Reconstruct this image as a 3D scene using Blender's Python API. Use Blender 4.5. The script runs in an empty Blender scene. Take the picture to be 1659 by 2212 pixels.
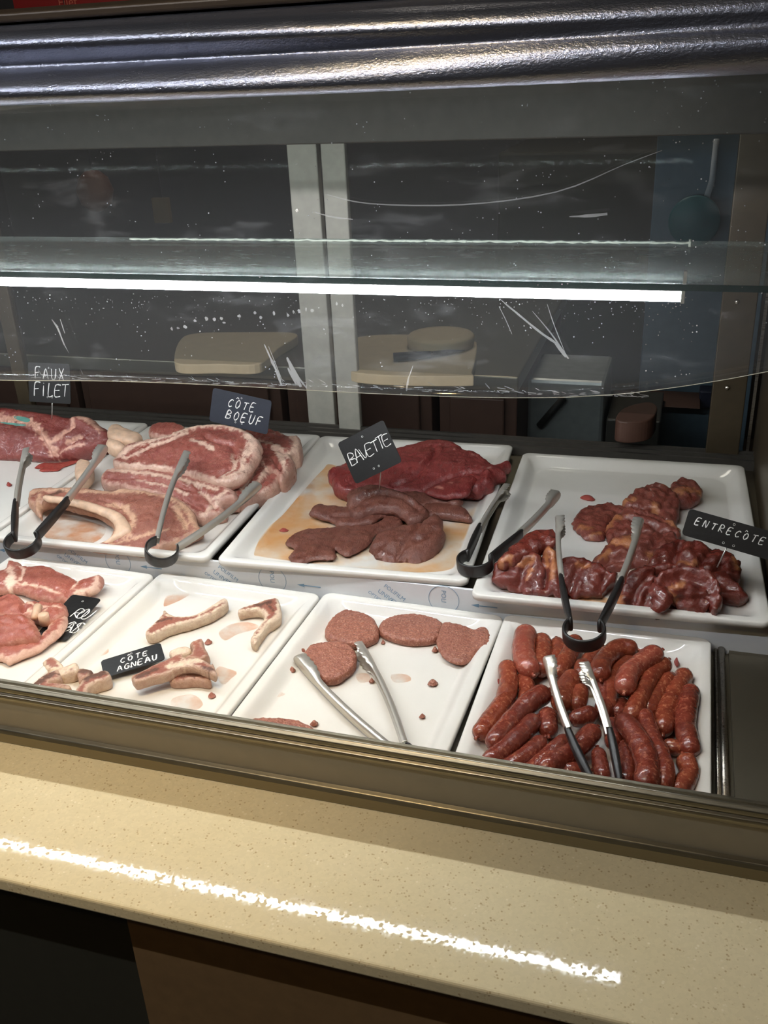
import bpy, bmesh, math, random
import numpy as np
from mathutils import Vector, noise, geometry

random.seed(7)
SC = bpy.context.scene
COL = SC.collection
PI = math.pi

# ---------------------------------------------------------------- camera
# rows: camera right, down, forward in world axes (x along the case, y into it, z up; stone counter top is z = 0)
MCAM = np.array([[0.9559890000, 0.2902872453, -0.0426420804],
                 [0.0868890831, -0.4189206145, -0.9038560760],
                 [-0.2802415370, 0.8603713349, -0.4257062919]])
FPX = 2050.0
EYE = np.array([0.0, 0.0, 0.9])

def make_camera():
    cd = bpy.data.cameras.new('camera')
    cd.sensor_fit = 'HORIZONTAL'; cd.sensor_width = 36.0
    cd.lens = FPX / 1659.0 * 36.0
    cd.clip_start = 0.02; cd.clip_end = 60
    o = bpy.data.objects.new('camera', cd); COL.objects.link(o)
    r, d, f = MCAM
    from mathutils import Matrix
    m = Matrix(((r[0], -d[0], -f[0], EYE[0]), (r[1], -d[1], -f[1], EYE[1]), (r[2], -d[2], -f[2], EYE[2]), (0, 0, 0, 1)))
    o.matrix_world = m
    SC.camera = o
make_camera()

def ray(p):
    return MCAM.T @ np.array([p[0] - 829.5, p[1] - 1106.0, FPX])
def at_z(p, z):
    w = ray(p); return EYE + w * ((z - EYE[2]) / w[2])
def at_y(p, y):
    w = ray(p); return EYE + w * (y / w[1])
def at_slope(p, z0, a, y0):          # on the plane z = z0 + a*(y-y0)
    w = ray(p); t = (z0 - a * y0 - EYE[2]) / (w[2] - a * w[1]); return EYE + w * t
def at_plane(p, c, n):
    w = ray(p); t = np.dot(np.array(c) - EYE, n) / np.dot(w, n); return EYE + w * t
def at_dist(p, c, L):                # far point of a sight line at distance L from c
    w = ray(p); w = w / np.linalg.norm(w); d = EYE - np.array(c)
    b = np.dot(w, d); q = np.dot(d, d) - L * L; disc = b * b - q
    t = -b + (math.sqrt(disc) if disc > 0 else 0)
    return EYE + w * t
def CM(x0, y0, s):                   # detail view -> frame coordinates
    return lambda q: (x0 + q[0] / s, y0 + q[1] / s)
CF = lambda q: q

# ---------------------------------------------------------------- objects
def tag(o, label=None, cat=None, group=None, kind=None):
    if label: o['label'] = label
    if cat: o['category'] = cat
    if group: o['group'] = group
    if kind: o['kind'] = kind
    return o

def empty(name, loc, label=None, cat=None, group=None, rotz=0):
    o = bpy.data.objects.new(name, None); COL.objects.link(o)
    o.location = loc; o.rotation_euler = (0, 0, rotz); o.empty_display_size = .05
    return tag(o, label, cat, group)

def link_mesh(name, verts, faces, mat, parent=None, smooth=True, attr=None):
    me = bpy.data.meshes.new(name)
    me.from_pydata([tuple(map(float, v)) for v in verts], [], [tuple(int(i) for i in f) for f in faces])
    me.validate(); me.update()
    bm = bmesh.new(); bm.from_mesh(me)
    bmesh.ops.recalc_face_normals(bm, faces=bm.faces); bm.to_mesh(me); bm.free()
    if mat: me.materials.append(mat)
    if smooth:
        me.polygons.foreach_set('use_smooth', [True] * len(me.polygons))
    if attr is not None and len(attr) == len(me.vertices):
        a = me.color_attributes.new('mk', 'FLOAT_COLOR', 'POINT')
        arr = np.ones((len(attr), 4), np.float32); arr[:, :3] = np.array(attr, np.float32)
        a.data.foreach_set('color', arr.ravel())
    o = bpy.data.objects.new(name, me); COL.objects.link(o)
    if parent:
        bpy_parent(o, parent)
    return o

def bpy_parent(o, parent):
    # verts are given in world space; keep them there
    o.parent = parent
    pm = parent_world(parent)
    o.matrix_parent_inverse = pm.inverted()

def parent_world(p):
    from mathutils import Matrix
    m = Matrix.LocRotScale(p.location, p.rotation_euler, p.scale)
    if p.parent:
        m = parent_world(p.parent) @ p.matrix_parent_inverse @ m
    return m

class MB:
    def __init__(s): s.v = []; s.f = []
    def add(s, vs, fs):
        b = len(s.v); s.v += [tuple(map(float, v)) for v in vs]; s.f += [tuple(i + b for i in f) for f in fs]
    def box(s, x0, x1, y0, y1, z0, z1):
        s.add([(x0, y0, z0), (x1, y0, z0), (x1, y1, z0), (x0, y1, z0), (x0, y0, z1), (x1, y0, z1), (x1, y1, z1), (x0, y1, z1)],
              [(0, 3, 2, 1), (4, 5, 6, 7), (0, 1, 5, 4), (1, 2, 6, 5), (2, 3, 7, 6), (3, 0, 4, 7)])
    def prism_x(s, prof, x0, x1, nx=1, wav=None):   # closed (y,z) profile swept along x
        n = len(prof); vs = []
        for i in range(nx + 1):
            x = x0 + (x1 - x0) * i / nx
            for j, (y, z) in enumerate(prof):
                dy, dz = wav(x, j / n) if wav else (0, 0)
                vs.append((x, y + dy, z + dz))
        fs = []
        for i in range(nx):
            for j in range(n):
                k = (j + 1) % n
                fs.append((i * n + j, i * n + k, (i + 1) * n + k, (i + 1) * n + j))
        fs.append(tuple(range(n))); fs.append(tuple(nx * n + j for j in range(n))[::-1])
        s.add(vs, fs)
    def tube(s, pts, rad, n=10, caps=True, ref=None):
        pts = [np.array(p, float) for p in pts]; m = len(pts)
        rad = rad if hasattr(rad, '__len__') else [rad] * m
        vs = []; prev = None
        for i in range(m):
            t = pts[min(i + 1, m - 1)] - pts[max(i - 1, 0)]; t /= (np.linalg.norm(t) + 1e-12)
            if prev is None:
                r = np.array([0, 0, 1.]) if abs(t[2]) < .9 else np.array([1., 0, 0])
                if ref is not None: r = np.array(ref, float)
            else: r = prev
            u = r - t * np.dot(r, t); u /= (np.linalg.norm(u) + 1e-12); w = np.cross(t, u); prev = u
            for k in range(n):
                a = 2 * PI * k / n; vs.append(pts[i] + rad[i] * (math.cos(a) * u + math.sin(a) * w))
        fs = [(i * n + k, i * n + (k + 1) % n, (i + 1) * n + (k + 1) % n, (i + 1) * n + k) for i in range(m - 1) for k in range(n)]
        if caps: fs += [tuple(range(n))[::-1], tuple((m - 1) * n + k for k in range(n))]
        s.add(vs, fs)
    def build(s, name, mat, parent=None, smooth=False):
        return link_mesh(name, s.v, s.f, mat, parent, smooth)

def bevel(o, w=.002, seg=2, ang=35):
    m = o.modifiers.new('bevel', 'BEVEL'); m.width = w; m.segments = seg; m.limit_method = 'ANGLE'; m.angle_limit = math.radians(ang)
    return o

def catmull(pts, n, closed=False):
    P = [np.array(p, float) for p in pts]; m = len(P); out = []
    segs = m if closed else m - 1
    for i in range(segs):
        if closed: p0, p1, p2, p3 = P[(i - 1) % m], P[i], P[(i + 1) % m], P[(i + 2) % m]
        else: p0, p1, p2, p3 = P[max(i - 1, 0)], P[i], P[i + 1], P[min(i + 2, m - 1)]
        for k in range(n):
            t = k / n
            out.append(.5 * ((2 * p1) + (-p0 + p2) * t + (2 * p0 - 5 * p1 + 4 * p2 - p3) * t * t + (-p0 + 3 * p1 - 3 * p2 + p3) * t ** 3))
    if not closed: out.append(P[-1])
    return out

def resample(pts, step, closed=False):
    pts = [np.array(p) for p in pts]
    if closed: pts = pts + [pts[0]]
    d = [0]
    for a, b in zip(pts, pts[1:]): d.append(d[-1] + np.linalg.norm(b - a))
    n = max(4 if closed else 2, int(round(d[-1] / step)))
    q = np.linspace(0, d[-1], n + 1)
    if closed: q = q[:-1]
    A = np.array(pts)
    return np.stack([np.interp(q, d, A[:, k]) for k in range(A.shape[1])], 1)

def seg_dist(P, line, closed=False):
    L = np.array(line)
    if closed: L = np.vstack([L, L[:1]])
    a = L[:-1]; b = L[1:]; ab = b - a
    best = np.full(len(P), 1e9)
    for i in range(len(a)):
        den = np.dot(ab[i], ab[i]) + 1e-12
        t = np.clip(((P - a[i]) @ ab[i]) / den, 0, 1)
        d = np.linalg.norm(P - (a[i] + t[:, None] * ab[i]), axis=1)
        best = np.minimum(best, d)
    return best

def inside(P, poly):
    x, y = P[:, 0], P[:, 1]; r = np.zeros(len(P), bool); n = len(poly); j = n - 1
    for i in range(n):
        xi, yi = poly[i]; xj, yj = poly[j]
        c = ((yi > y) != (yj > y)) & (x < (xj - xi) * (y - yi) / (yj - yi + 1e-15) + xi)
        r ^= c; j = i
    return r

def vnoise(p, s, o=0.0):
    return noise.noise(Vector((p[0] * s + o, p[1] * s + o * 1.7, (p[2] if len(p) > 2 else 0) * s - o)))

def smooth01(x): 
    x = np.clip(x, 0, 1); return x * x * (3 - 2 * x)

_seed = [0]
def slab(name, cm, outline, zf, zb, thick, mat, base, parent=None, fat=(), brown=(), bone=(), crease=(), ridge=(),
         rim=0.0, rimw=.004, wr=.0010, wrs=48., bulge=.003, edge=.006, nz=.0012, ns=70., fiber=None, fa=.0006, res=.0045, jit=.0012, side=.001, smoothline=True, xs=0.0):
    """a piece of meat: the traced top face lies on a (tilted) plane, the body goes down from it with rounded edges."""
    _seed[0] += 1; sd = _seed[0] * 3.7
    pp = [cm(q) for q in outline]
    pf = max(pp, key=lambda q: q[1]); pb = min(pp, key=lambda q: q[1])
    F = at_z(pf, zf); B = at_z(pb, zb); a = (zb - zf) / max(B[1] - F[1], 1e-4)
    a = max(min(a, 3.0), -1.5)
    y0 = F[1]
    P3 = lambda q: at_slope(cm(q), zf, a, y0)
    O = np.array(P3(outline[0])); e1 = np.array([1., 0, 0]); e2 = np.array([0, 1., a]); e2 /= np.linalg.norm(e2); nn = np.cross(e1, e2)
    loc = lambda q: (lambda d: (float(d @ e1), float(d @ e2)))(P3(q) - O)
    o2 = [loc(q) for q in outline]
    if smoothline: o2 = catmull(o2, 6, True)
    o2 = resample(o2, res, True)
    if jit:
        c = o2.mean(0)
        k = np.array([vnoise((p[0], p[1], 0), 90, sd) * 1.0 + vnoise((p[0], p[1], 1), 260, sd) * .6 for p in o2])
        nrm = np.roll(o2, -1, 0) - np.roll(o2, 1, 0); nrm = np.stack([nrm[:, 1], -nrm[:, 0]], 1); nrm /= np.linalg.norm(nrm, axis=1)[:, None] + 1e-9
        o2 = o2 + nrm * (k * jit)[:, None]
    m = len(o2)
    mn, mx = o2.min(0), o2.max(0)
    gx = np.arange(mn[0], mx[0], res); gy = np.arange(mn[1], mx[1], res * .87)
    G = np.array([(x + (.5 * res if j % 2 else 0), y) for j, y in enumerate(gy) for x in gx])
    rs = np.random.RandomState(_seed[0]); G += rs.uniform(-.15, .15, G.shape) * res
    G = G[inside(G, o2)]
    if len(G): G = G[seg_dist(G, o2, True) > res * .55]
    allp = np.vstack([o2, G]) if len(G) else o2
    cv, ce, cf, ov, oe, of = geometry.delaunay_2d_cdt([Vector(p) for p in allp], [(i, (i + 1) % m) for i in range(m)], [], 1, 1e-7)
    V = np.array([(v.x, v.y) for v in cv]); T = [tuple(f) for f in cf]
    N = len(V)
    d = seg_dist(V, o2, True); dm = max(d.max(), 1e-4)
    q = np.clip(d / edge, 0, 1); h = -edge * (1 - np.sqrt(np.clip(1 - (1 - q) ** 2, 0, 1))) + bulge * smooth01(d / dm)
    h += np.array([vnoise((p[0], p[1], 0), ns, sd) * nz + vnoise((p[0], p[1], 0), ns * 2.7, sd + 5) * nz * .4 for p in V]) * np.clip(.3 + q, 0, 1)
    if fiber is not None:
        ca, sa = math.cos(fiber), math.sin(fiber)
        h += np.array([vnoise(((p[0] * ca + p[1] * sa) * .18, (-p[0] * sa + p[1] * ca), 0), 420, sd) * fa for p in V]) * q
    if wr:
        rg = np.array([(1 - abs(vnoise((p[0], p[1], 0), wrs, sd + 3))) ** 7 + .5 * (1 - abs(vnoise((p[0], p[1], 0), wrs * 2.3, sd + 8))) ** 8 for p in V])
        h -= wr * rg * np.clip(.4 + q, 0, 1)
    mk = np.zeros((N, 3))
    def line(l): return np.array(resample(catmull([loc(p) for p in l], 5), res * .7)) if len(l) > 1 else np.array([loc(l[0]), loc(l[0])])
    for l, w, dep in crease:
        g = seg_dist(V, line(l)); h -= dep * np.exp(-(g / w) ** 2)
    for l, w, hh in ridge:
        g = seg_dist(V, line(l)); h += hh * np.exp(-(g / w) ** 2)
    wob = np.array([1.1 * vnoise((p[0], p[1], 0), 110, sd + 9) + .9 * vnoise((p[0], p[1], 0), 300, sd + 19) for p in V])
    for ch, lst in ((0, fat), (1, bone), (2, brown)):
        for l, w in lst:
            g = seg_dist(V, line(l)); mk[:, ch] = np.maximum(mk[:, ch], 1 - smooth01((g * (1 + .35 * wob) + .35 * w * wob - w * .5) / (w * .6)))
    if rim: mk[:, 0] = np.maximum(mk[:, 0], rim * (1 - smooth01((d - rimw * (1 + .8 * wob)) / (rimw * .6))))
    W = lambda p, hh: O + p[0] * e1 + p[1] * e2 + hh * nn
    top = [W(V[i], h[i]) for i in range(N)]
    hb = -thick + (edge * .7) * (1 - np.sqrt(np.clip(1 - (1 - q) ** 2, 0, 1)))
    bot = [W(V[i], hb[i]) for i in range(N)]
    # boundary loop
    cnt = {}
    for t in T:
        for i in range(len(t)):
            e = (t[i], t[(i + 1) % len(t)]); cnt[e] = cnt.get(e, 0) + 1
    bnd = [e for e in cnt if (e[1], e[0]) not in cnt]
    verts = list(top) + list(bot); attr = list(mk) + list(mk * .9)
    faces = [t for t in T] + [tuple(i + N for i in t[::-1]) for t in T]
    K = max(1, int(thick / .008)); ringidx = {}
    bv = sorted({i for e in bnd for i in e})
    nb = {}
    for e in bnd: nb.setdefault(e[0], []).append(e); nb.setdefault(e[1], []).append(e)
    outw = {}
    for i in bv:
        s = np.zeros(2)
        for e in nb[i]:
            t = V[e[1]] - V[e[0]]; s += np.array([t[1], -t[0]])
        outw[i] = s / (np.linalg.norm(s) + 1e-9)
    for k in range(1, K + 1):
        for i in bv:
            f = k / (K + 1); hh = h[i] * (1 - f) + hb[i] * f
            p = W(V[i], hh)
            off = side * math.sin(PI * f) + vnoise(p, 120, sd) * .0012
            p = p + (outw[i][0] * e1 + outw[i][1] * e2) * off
            ringidx[(k, i)] = len(verts); verts.append(p); attr.append(mk[i])
    for k in range(0, K + 1):
        A = (lambda i: i) if k == 0 else (lambda i, k=k: ringidx[(k, i)])
        Bq = (lambda i: i + N) if k == K else (lambda i, k=k: ringidx[(k + 1, i)])
        for (i, j) in bnd: faces.append((A(j), A(i), Bq(i), Bq(j)))
    verts = [np.array((v[0], v[1], max(v[2], base + .0004))) for v in verts]
    return link_mesh(name, verts, faces, mat, parent, True, attr)

# ---------------------------------------------------------------- materials
def lin(r, g, b):
    f = lambda c: ((c / 255) / 12.92) if c / 255 <= .04045 else (((c / 255) + .055) / 1.055) ** 2.4
    return (f(r), f(g), f(b), 1)

class NT:
    def __init__(s, name):
        s.m = bpy.data.materials.new(name); s.m.use_nodes = True
        s.t = s.m.node_tree; s.t.nodes.clear(); s.out = s.n('ShaderNodeOutputMaterial')
    def n(s, typ, **kw):
        o = s.t.nodes.new(typ)
        for k, v in kw.items():
            if k in o.inputs: 
                try: o.inputs[k].default_value = v
                except Exception: s.t.links.new(o.inputs[k], v)
            else: setattr(o, k, v)
        return o
    def l(s, a, b): s.t.links.new(a, b)
    def coord(s): 
        if not hasattr(s, 'tc'): s.tc = s.n('ShaderNodeNewGeometry').outputs['Position']
        return s.tc
    def noise(s, scale, detail=3, rough=.55, sx=None):
        o = s.n('ShaderNodeTexNoise'); o.inputs['Scale'].default_value = scale; o.inputs['Detail'].default_value = detail; o.inputs['Roughness'].default_value = rough
        v = s.coord()
        if sx:
            mp = s.n('ShaderNodeMapping'); mp.inputs['Scale'].default_value = sx; s.l(v, mp.inputs['Vector']); v = mp.outputs['Vector']
        s.l(v, o.inputs['Vector']); return o.outputs['Fac']
    def voro(s, scale, feature='F1', out='Distance'):
        o = s.n('ShaderNodeTexVoronoi'); o.feature = feature; o.inputs['Scale'].default_value = scale; s.l(s.coord(), o.inputs['Vector']); return o.outputs[out]
    def ramp(s, fac, stops):
        o = s.n('ShaderNodeValToRGB'); cr = o.color_ramp
        while len(cr.elements) < len(stops): cr.elements.new(.5)
        for e, (p, c) in zip(cr.elements, stops):
            e.position = p; e.color = c if hasattr(c, '__len__') else (c, c, c, 1)
        s.l(fac, o.inputs['Fac']); return o.outputs['Color']
    def mix(s, fac, a, b):
        o = s.n('ShaderNodeMix'); o.data_type = 'RGBA'
        for inp, v in ((o.inputs[0], fac), (o.inputs[6], a), (o.inputs[7], b)):
            if hasattr(v, 'is_linked') or isinstance(v, bpy.types.NodeSocket): s.l(v, inp)
            else: inp.default_value = v
        return o.outputs[2]
    def math(s, op, a, b=0.0):
        o = s.n('ShaderNodeMath'); o.operation = op
        for inp, v in ((o.inputs[0], a), (o.inputs[1], b)):
            if isinstance(v, bpy.types.NodeSocket): s.l(v, inp)
            else: inp.default_value = v
        return o.outputs[0]
    def bump(s, h, strength=.3, dist=.002):
        o = s.n('ShaderNodeBump'); o.inputs['Strength'].default_value = strength; o.inputs['Distance'].default_value = dist; s.l(h, o.inputs['Height']); return o.outputs['Normal']
    def pbsdf(s, color, rough=.5, metal=0., normal=None, spec=.5, coat=0., **kw):
        o = s.n('ShaderNodeBsdfPrincipled')
        for nme, v in (('Base Color', color), ('Roughness', rough), ('Metallic', metal), ('Specular IOR Level', spec), ('Coat Weight', coat)):
            if isinstance(v, bpy.types.NodeSocket): s.l(v, o.inputs[nme])
            else: o.inputs[nme].default_value = v
        if normal is not None: s.l(normal, o.inputs['Normal'])
        for k, v in kw.items(): o.inputs[k.replace('_', ' ')].default_value = v
        return o.outputs[0]
    def done(s, sh): s.l(sh, s.out.inputs['Surface']); return s.m

def plain(name, col, rough=.5, metal=0., bumpy=0., bscale=40., var=.06, **kw):
    t = NT(name); nf = t.noise(bscale, 3)
    c2 = tuple(min(1, c * (1 + var * 3)) for c in col[:3]) + (1,); c1 = tuple(c * (1 - var * 3) for c in col[:3]) + (1,)
    c = t.mix(nf, c1, c2)
    return t.done(t.pbsdf(c, rough, metal, t.bump(nf, bumpy, .002) if bumpy else None, **kw))

def meat_mat(name, c1, c2, fat=lin(226, 190, 168), brown=lin(104, 70, 56), bone=lin(232, 212, 190), marb=.25, rough=.34, scale=55., coat=.15, fib=None):
    t = NT(name)
    n1 = t.noise(scale, 4, .6, fib); n2 = t.noise(scale * 4.2, 5, .65, fib); n3 = t.noise(18., 2); n4 = t.noise(scale * 9, 3, .7, fib); n5 = t.noise(scale * .5, 3, .6)
    base = t.mix(t.ramp(n1, [(.3, 0.), (.7, 1.)]), c1, c2)
    base = t.mix(t.math('MULTIPLY', t.ramp(n2, [(.58, 0.), (.70, 1.)]), marb), base, fat)
    base = t.mix(t.math('MULTIPLY', t.ramp(n5, [(.45, 0.), (.7, 1.)]), .30), base, tuple(c * .62 for c in c1[:3]) + (1,))
    base = t.mix(t.math('MULTIPLY', t.ramp(n4, [(.60, 0.), (.72, 1.)]), marb * .8), base, fat)
    a = t.n('ShaderNodeVertexColor'); a.layer_name = 'mk'
    sp = t.n('ShaderNodeSeparateColor'); t.l(a.outputs['Color'], sp.inputs[0])
    fn = t.math('MULTIPLY', sp.outputs[0], t.ramp(n1, [(.2, .75), (.6, 1.)]))
    fatc = t.mix(t.ramp(t.noise(scale * 1.8, 4, .6, (1, .35, 1)), [(.36, 0.), (.58, 1.)]), t.mix(.30, fat, c2), fat)
    base = t.mix(fn, base, fatc)
    base = t.mix(sp.outputs[1], base, bone)
    base = t.mix(sp.outputs[2], base, brown)
    nor = t.bump(t.math('ADD', n1, t.math('MULTIPLY', n2, .55)), 1.0, .0030)
    rr = t.ramp(n3, [(.35, rough - .1), (.7, rough + .16)])
    return t.done(t.pbsdf(base, rr, 0., nor, .5, coat, Subsurface_Weight=.0))
# ---------------------------------------------------------------- materials of the place
def m_tray():
    t = NT('white melamine'); n = t.noise(9, 3)
    return t.done(t.pbsdf(t.mix(n, lin(236, 233, 226), lin(226, 222, 213)), .07, 0, None, .5, .0))
def m_steel(name, col, rough=.28, bs=.25, sx=(2, 60, 60)):
    t = NT(name); n = t.noise(14, 4, .6, sx)
    return t.done(t.pbsdf(t.mix(n, tuple(c * .8 for c in col[:3]) + (1,), col), t.ramp(n, [(.2, rough - .06), (.8, rough + .1)]), 1., t.bump(n, bs, .0006)))
def m_stone():
    t = NT('speckled cream quartz')
    n = t.noise(7, 3); base = t.mix(n, lin(204, 188, 150), lin(214, 200, 166))
    v = t.voro(190); sp = t.noise(95, 3)
    k = t.math('MULTIPLY', t.ramp(v, [(.16, 1.), (.34, 0.)]), t.ramp(sp, [(.48, 0.), (.58, 1.)]))
    base = t.mix(t.math('MULTIPLY', k, .55), base, lin(138, 104, 60))
    v2 = t.voro(150); k2 = t.math('MULTIPLY', t.ramp(v2, [(.12, 1.), (.3, 0.)]), t.ramp(t.noise(45, 2), [(.55, 0.), (.65, 1.)]))
    base = t.mix(t.math('MULTIPLY', k2, .35), base, lin(246, 236, 214))
    cell = t.voro(240, 'F1', 'Color'); sp2 = t.ramp(cell, [(.25, .0), (.75, .5)])
    nor = t.bump(t.noise(40, 2, .5), .006, .001)
    return t.done(t.pbsdf(base, t.ramp(cell, [(.3, .015), (.7, .045)]), 0, nor, sp2, 0.))
def m_hood():
    t = NT('scuffed shiny metal'); n = t.noise(60, 6, .7, (.35, 1, 1)); n2 = t.noise(420, 3, .6, (.6, 1, 1)); n3 = t.noise(5, 2, .5, (.25, 1, 1))
    nor = t.bump(t.math('ADD', t.math('MULTIPLY', n, .35), t.math('MULTIPLY', n2, .5)), .95, .0013)
    col = t.mix(n3, lin(150, 152, 164), lin(178, 180, 196))
    m = t.n('ShaderNodeMixShader'); m.inputs[0].default_value = .40
    t.l(t.pbsdf(col, t.ramp(n, [(.3, .12), (.7, .30)]), 1., nor), m.inputs[1]); t.l(t.pbsdf(lin(126, 132, 150), .5, .85, nor), m.inputs[2])
    return t.done(m.outputs[0])
def m_clear(name, tint=(1, 1, 1, 1), haze=.0, hazecol=(.8, .8, .8, 1), refl=1.0, rough=.02, wav=0., ws=3., dirt=0.):
    """thin clear sheet: straight-through view, mirror reflection by angle, a little dust that scatters light."""
    t = NT(name)
    tr = t.n('ShaderNodeBsdfTransparent'); tr.inputs['Color'].default_value = tint
    gl = t.n('ShaderNodeBsdfGlossy'); gl.inputs['Roughness'].default_value = rough; gl.inputs['Color'].default_value = (1, 1, 1, 1)
    fr = t.n('ShaderNodeFresnel'); fr.inputs['IOR'].default_value = 1.5
    if wav:
        nr = t.bump(t.noise(ws, 2, .5, (.3, 1, 1)), wav, .02); t.l(nr, gl.inputs['Normal'])
    # both faces of a real pane reflect, so a thin closed slab needs less from each
    f = t.math('MULTIPLY', fr.outputs[0], refl)
    mx = t.n('ShaderNodeMixShader'); t.l(f, mx.inputs[0]); t.l(tr.outputs[0], mx.inputs[1]); t.l(gl.outputs[0], mx.inputs[2])
    sh = mx.outputs[0]
    if haze or dirt:
        df = t.n('ShaderNodeBsdfDiffuse'); df.inputs['Color'].default_value = hazecol
        tl = t.n('ShaderNodeBsdfTranslucent'); tl.inputs['Color'].default_value = hazecol
        ad = t.n('ShaderNodeMixShader'); ad.inputs[0].default_value = .5; t.l(df.outputs[0], ad.inputs[1]); t.l(tl.outputs[0], ad.inputs[2])
        if dirt:
            sm = t.math('MULTIPLY', t.ramp(t.noise(26, 6, .75, (.35, 1, 1)), [(.55, 0.), (.75, 1.)]), dirt)
            dots = t.math('MULTIPLY', t.math('MULTIPLY', t.ramp(t.voro(170), [(.10, 1.), (.16, 0.)]), t.ramp(t.noise(40, 2), [(.58, 0.), (.66, 1.)])), .5)
            hz = t.math('ADD', t.math('ADD', sm, dots if dirt < .5 else sm), haze)
        m2 = t.n('ShaderNodeMixShader')
        if dirt: t.l(hz, m2.inputs[0])
        else: m2.inputs[0].default_value = haze
        t.l(sh, m2.inputs[1]); t.l(ad.outputs[0], m2.inputs[2]); sh = m2.outputs[0]
    return t.done(sh)
def m_juice(name, tint, scale=14, keep=(.35, .62)):
    t = NT(name); k = t.ramp(t.noise(scale, 4, .6), [(keep[0], 0.), (keep[1], 1.)])
    k2 = t.ramp(t.noise(scale * 3, 3, .6), [(.3, .5), (.7, 1.)])
    tr = t.n('ShaderNodeBsdfTransparent'); t.l(t.mix(t.math('MULTIPLY', k, k2), (1, 1, 1, 1), tint), tr.inputs['Color'])
    gl = t.n('ShaderNodeBsdfGlossy'); gl.inputs['Roughness'].default_value = .08
    m = t.n('ShaderNodeMixShader'); m.inputs[0].default_value = .04; t.l(tr.outputs[0], m.inputs[1]); t.l(gl.outputs[0], m.inputs[2])
    return t.done(m.outputs[0])
def m_emit(name, col, st):
    t = NT(name); e = t.n('ShaderNodeEmission'); e.inputs['Color'].default_value = col; e.inputs['Strength'].default_value = st
    return t.done(e.outputs[0])

LED_STRENGTH = 94.0
M = dict(
    tray=m_tray(), steel=m_steel('brushed stainless', lin(176, 170, 160)), dsteel=m_steel('dull dark stainless', lin(150, 142, 124), .42),
    frame=m_steel('champagne anodised aluminium', lin(150, 142, 124), .33, .12), frameface=plain('satin grey beige metal', lin(136, 128, 114), .45, .4, .05, 30, .03),
    stone=m_stone(), hood=m_hood(), trim=plain('dark bronze trim', lin(66, 54, 42), .4, .3),
    sheet=m_clear('dusty clear plastic sheet', (.97, .97, .97, 1), .020, (.85, .87, .9, 1), .55, .06, .5, 5., .06),
    door=m_clear('rear door glass', (.80, .82, .82, 1), .004, (.8, .8, .8, 1), .012, .02),
    shelf=m_clear('greasy shelf glass', (.93, .97, .95, 1), .17, (.8, .9, .88, 1), .12, .03, 0, 1, .3),
    gedge=plain('green glass edge', lin(22, 62, 52), .15), frost=plain('frosted white edge', lin(236, 238, 226), .6, 0, .8, 300),
    led=m_emit('cool white light tube', (.93, .97, 1., 1), LED_STRENGTH), alu=plain('light tube channel', lin(190, 192, 190), .4, .6),
    post=plain('grey painted post', lin(176, 174, 162), .5, .2), bronze=plain('brown metal post', lin(84, 73, 56), .4, .35),
    beam=plain('grey metal beam', lin(84, 80, 74), .45, .4), dark=plain('dark cavity', lin(26, 25, 22), .6), screw=plain('screw steel', lin(210, 205, 195), .25, 1.),
    film=plain('protective film on steel', lin(232, 234, 236), .3, .0, .25, 22, .02), blue=plain('printed blue ink', lin(128, 160, 186), .5),
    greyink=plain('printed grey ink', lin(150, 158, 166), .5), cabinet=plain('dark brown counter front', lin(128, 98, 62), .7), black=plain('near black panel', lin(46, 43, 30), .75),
    chalk=plain('white chalk pen', lin(236, 236, 232), .7), slate=plain('black slate board', lin(20, 19, 19), .42, 0, .12, 160, .05),
    slateb=plain('blue black slate board', lin(38, 42, 54), .42, 0, .12, 160, .05),
    grip=plain('black rubber grip', lin(32, 30, 29), .38, 0, .15, 300), tong=plain('tong steel', lin(226, 220, 208), .3, .72, .06, 60, .02),
    pin=plain('pin steel', lin(220, 220, 216), .3, .8), smear=m_clear('white scratch smear', (1, 1, 1, 1), .30, (.95, .95, .95, 1), .2, .2),
    wall=plain('dark kitchen wall', lin(58, 54, 50), .8), bluew=plain('blue grey wall panel', lin(104, 124, 138), .7), floor=plain('dark tiled floor', lin(60, 54, 46), .6),
    ceil=plain('grey ceiling', lin(120, 116, 108), .9), board=plain('cream cutting board', lin(196, 176, 140), .6, 0, .1, 30, .04), redb=plain('red menu board', lin(150, 26, 18), .5),
    redtxt=plain('pale red lettering', lin(212, 110, 82), .6), wood=plain('reddish brown cabinet', lin(92, 64, 52), .55), teal=plain('teal plastic', lin(30, 98, 104), .5),
    cloth=plain('pale cloth', lin(176, 182, 190), .9), navy=plain('navy plastic', lin(40, 44, 66), .5), pinkish=plain('orange balloon skin', lin(112, 78, 62), .6), kraft=plain('kraft card', lin(110, 94, 66), .8),
    warm=m_emit('warm lamp', (1., .74, .36, 1), 480.), cool=m_emit('cool tube lamp', (.88, .93, 1., 1), 180.), lampb=plain('lamp housing', lin(60, 58, 55), .5),
    juice=m_juice('pink meat juice', (.93, .74, .62, 1), 16), bonem=plain('cut bone', lin(218, 184, 156), .42, 0, .5, 70, .12),
)

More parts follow.
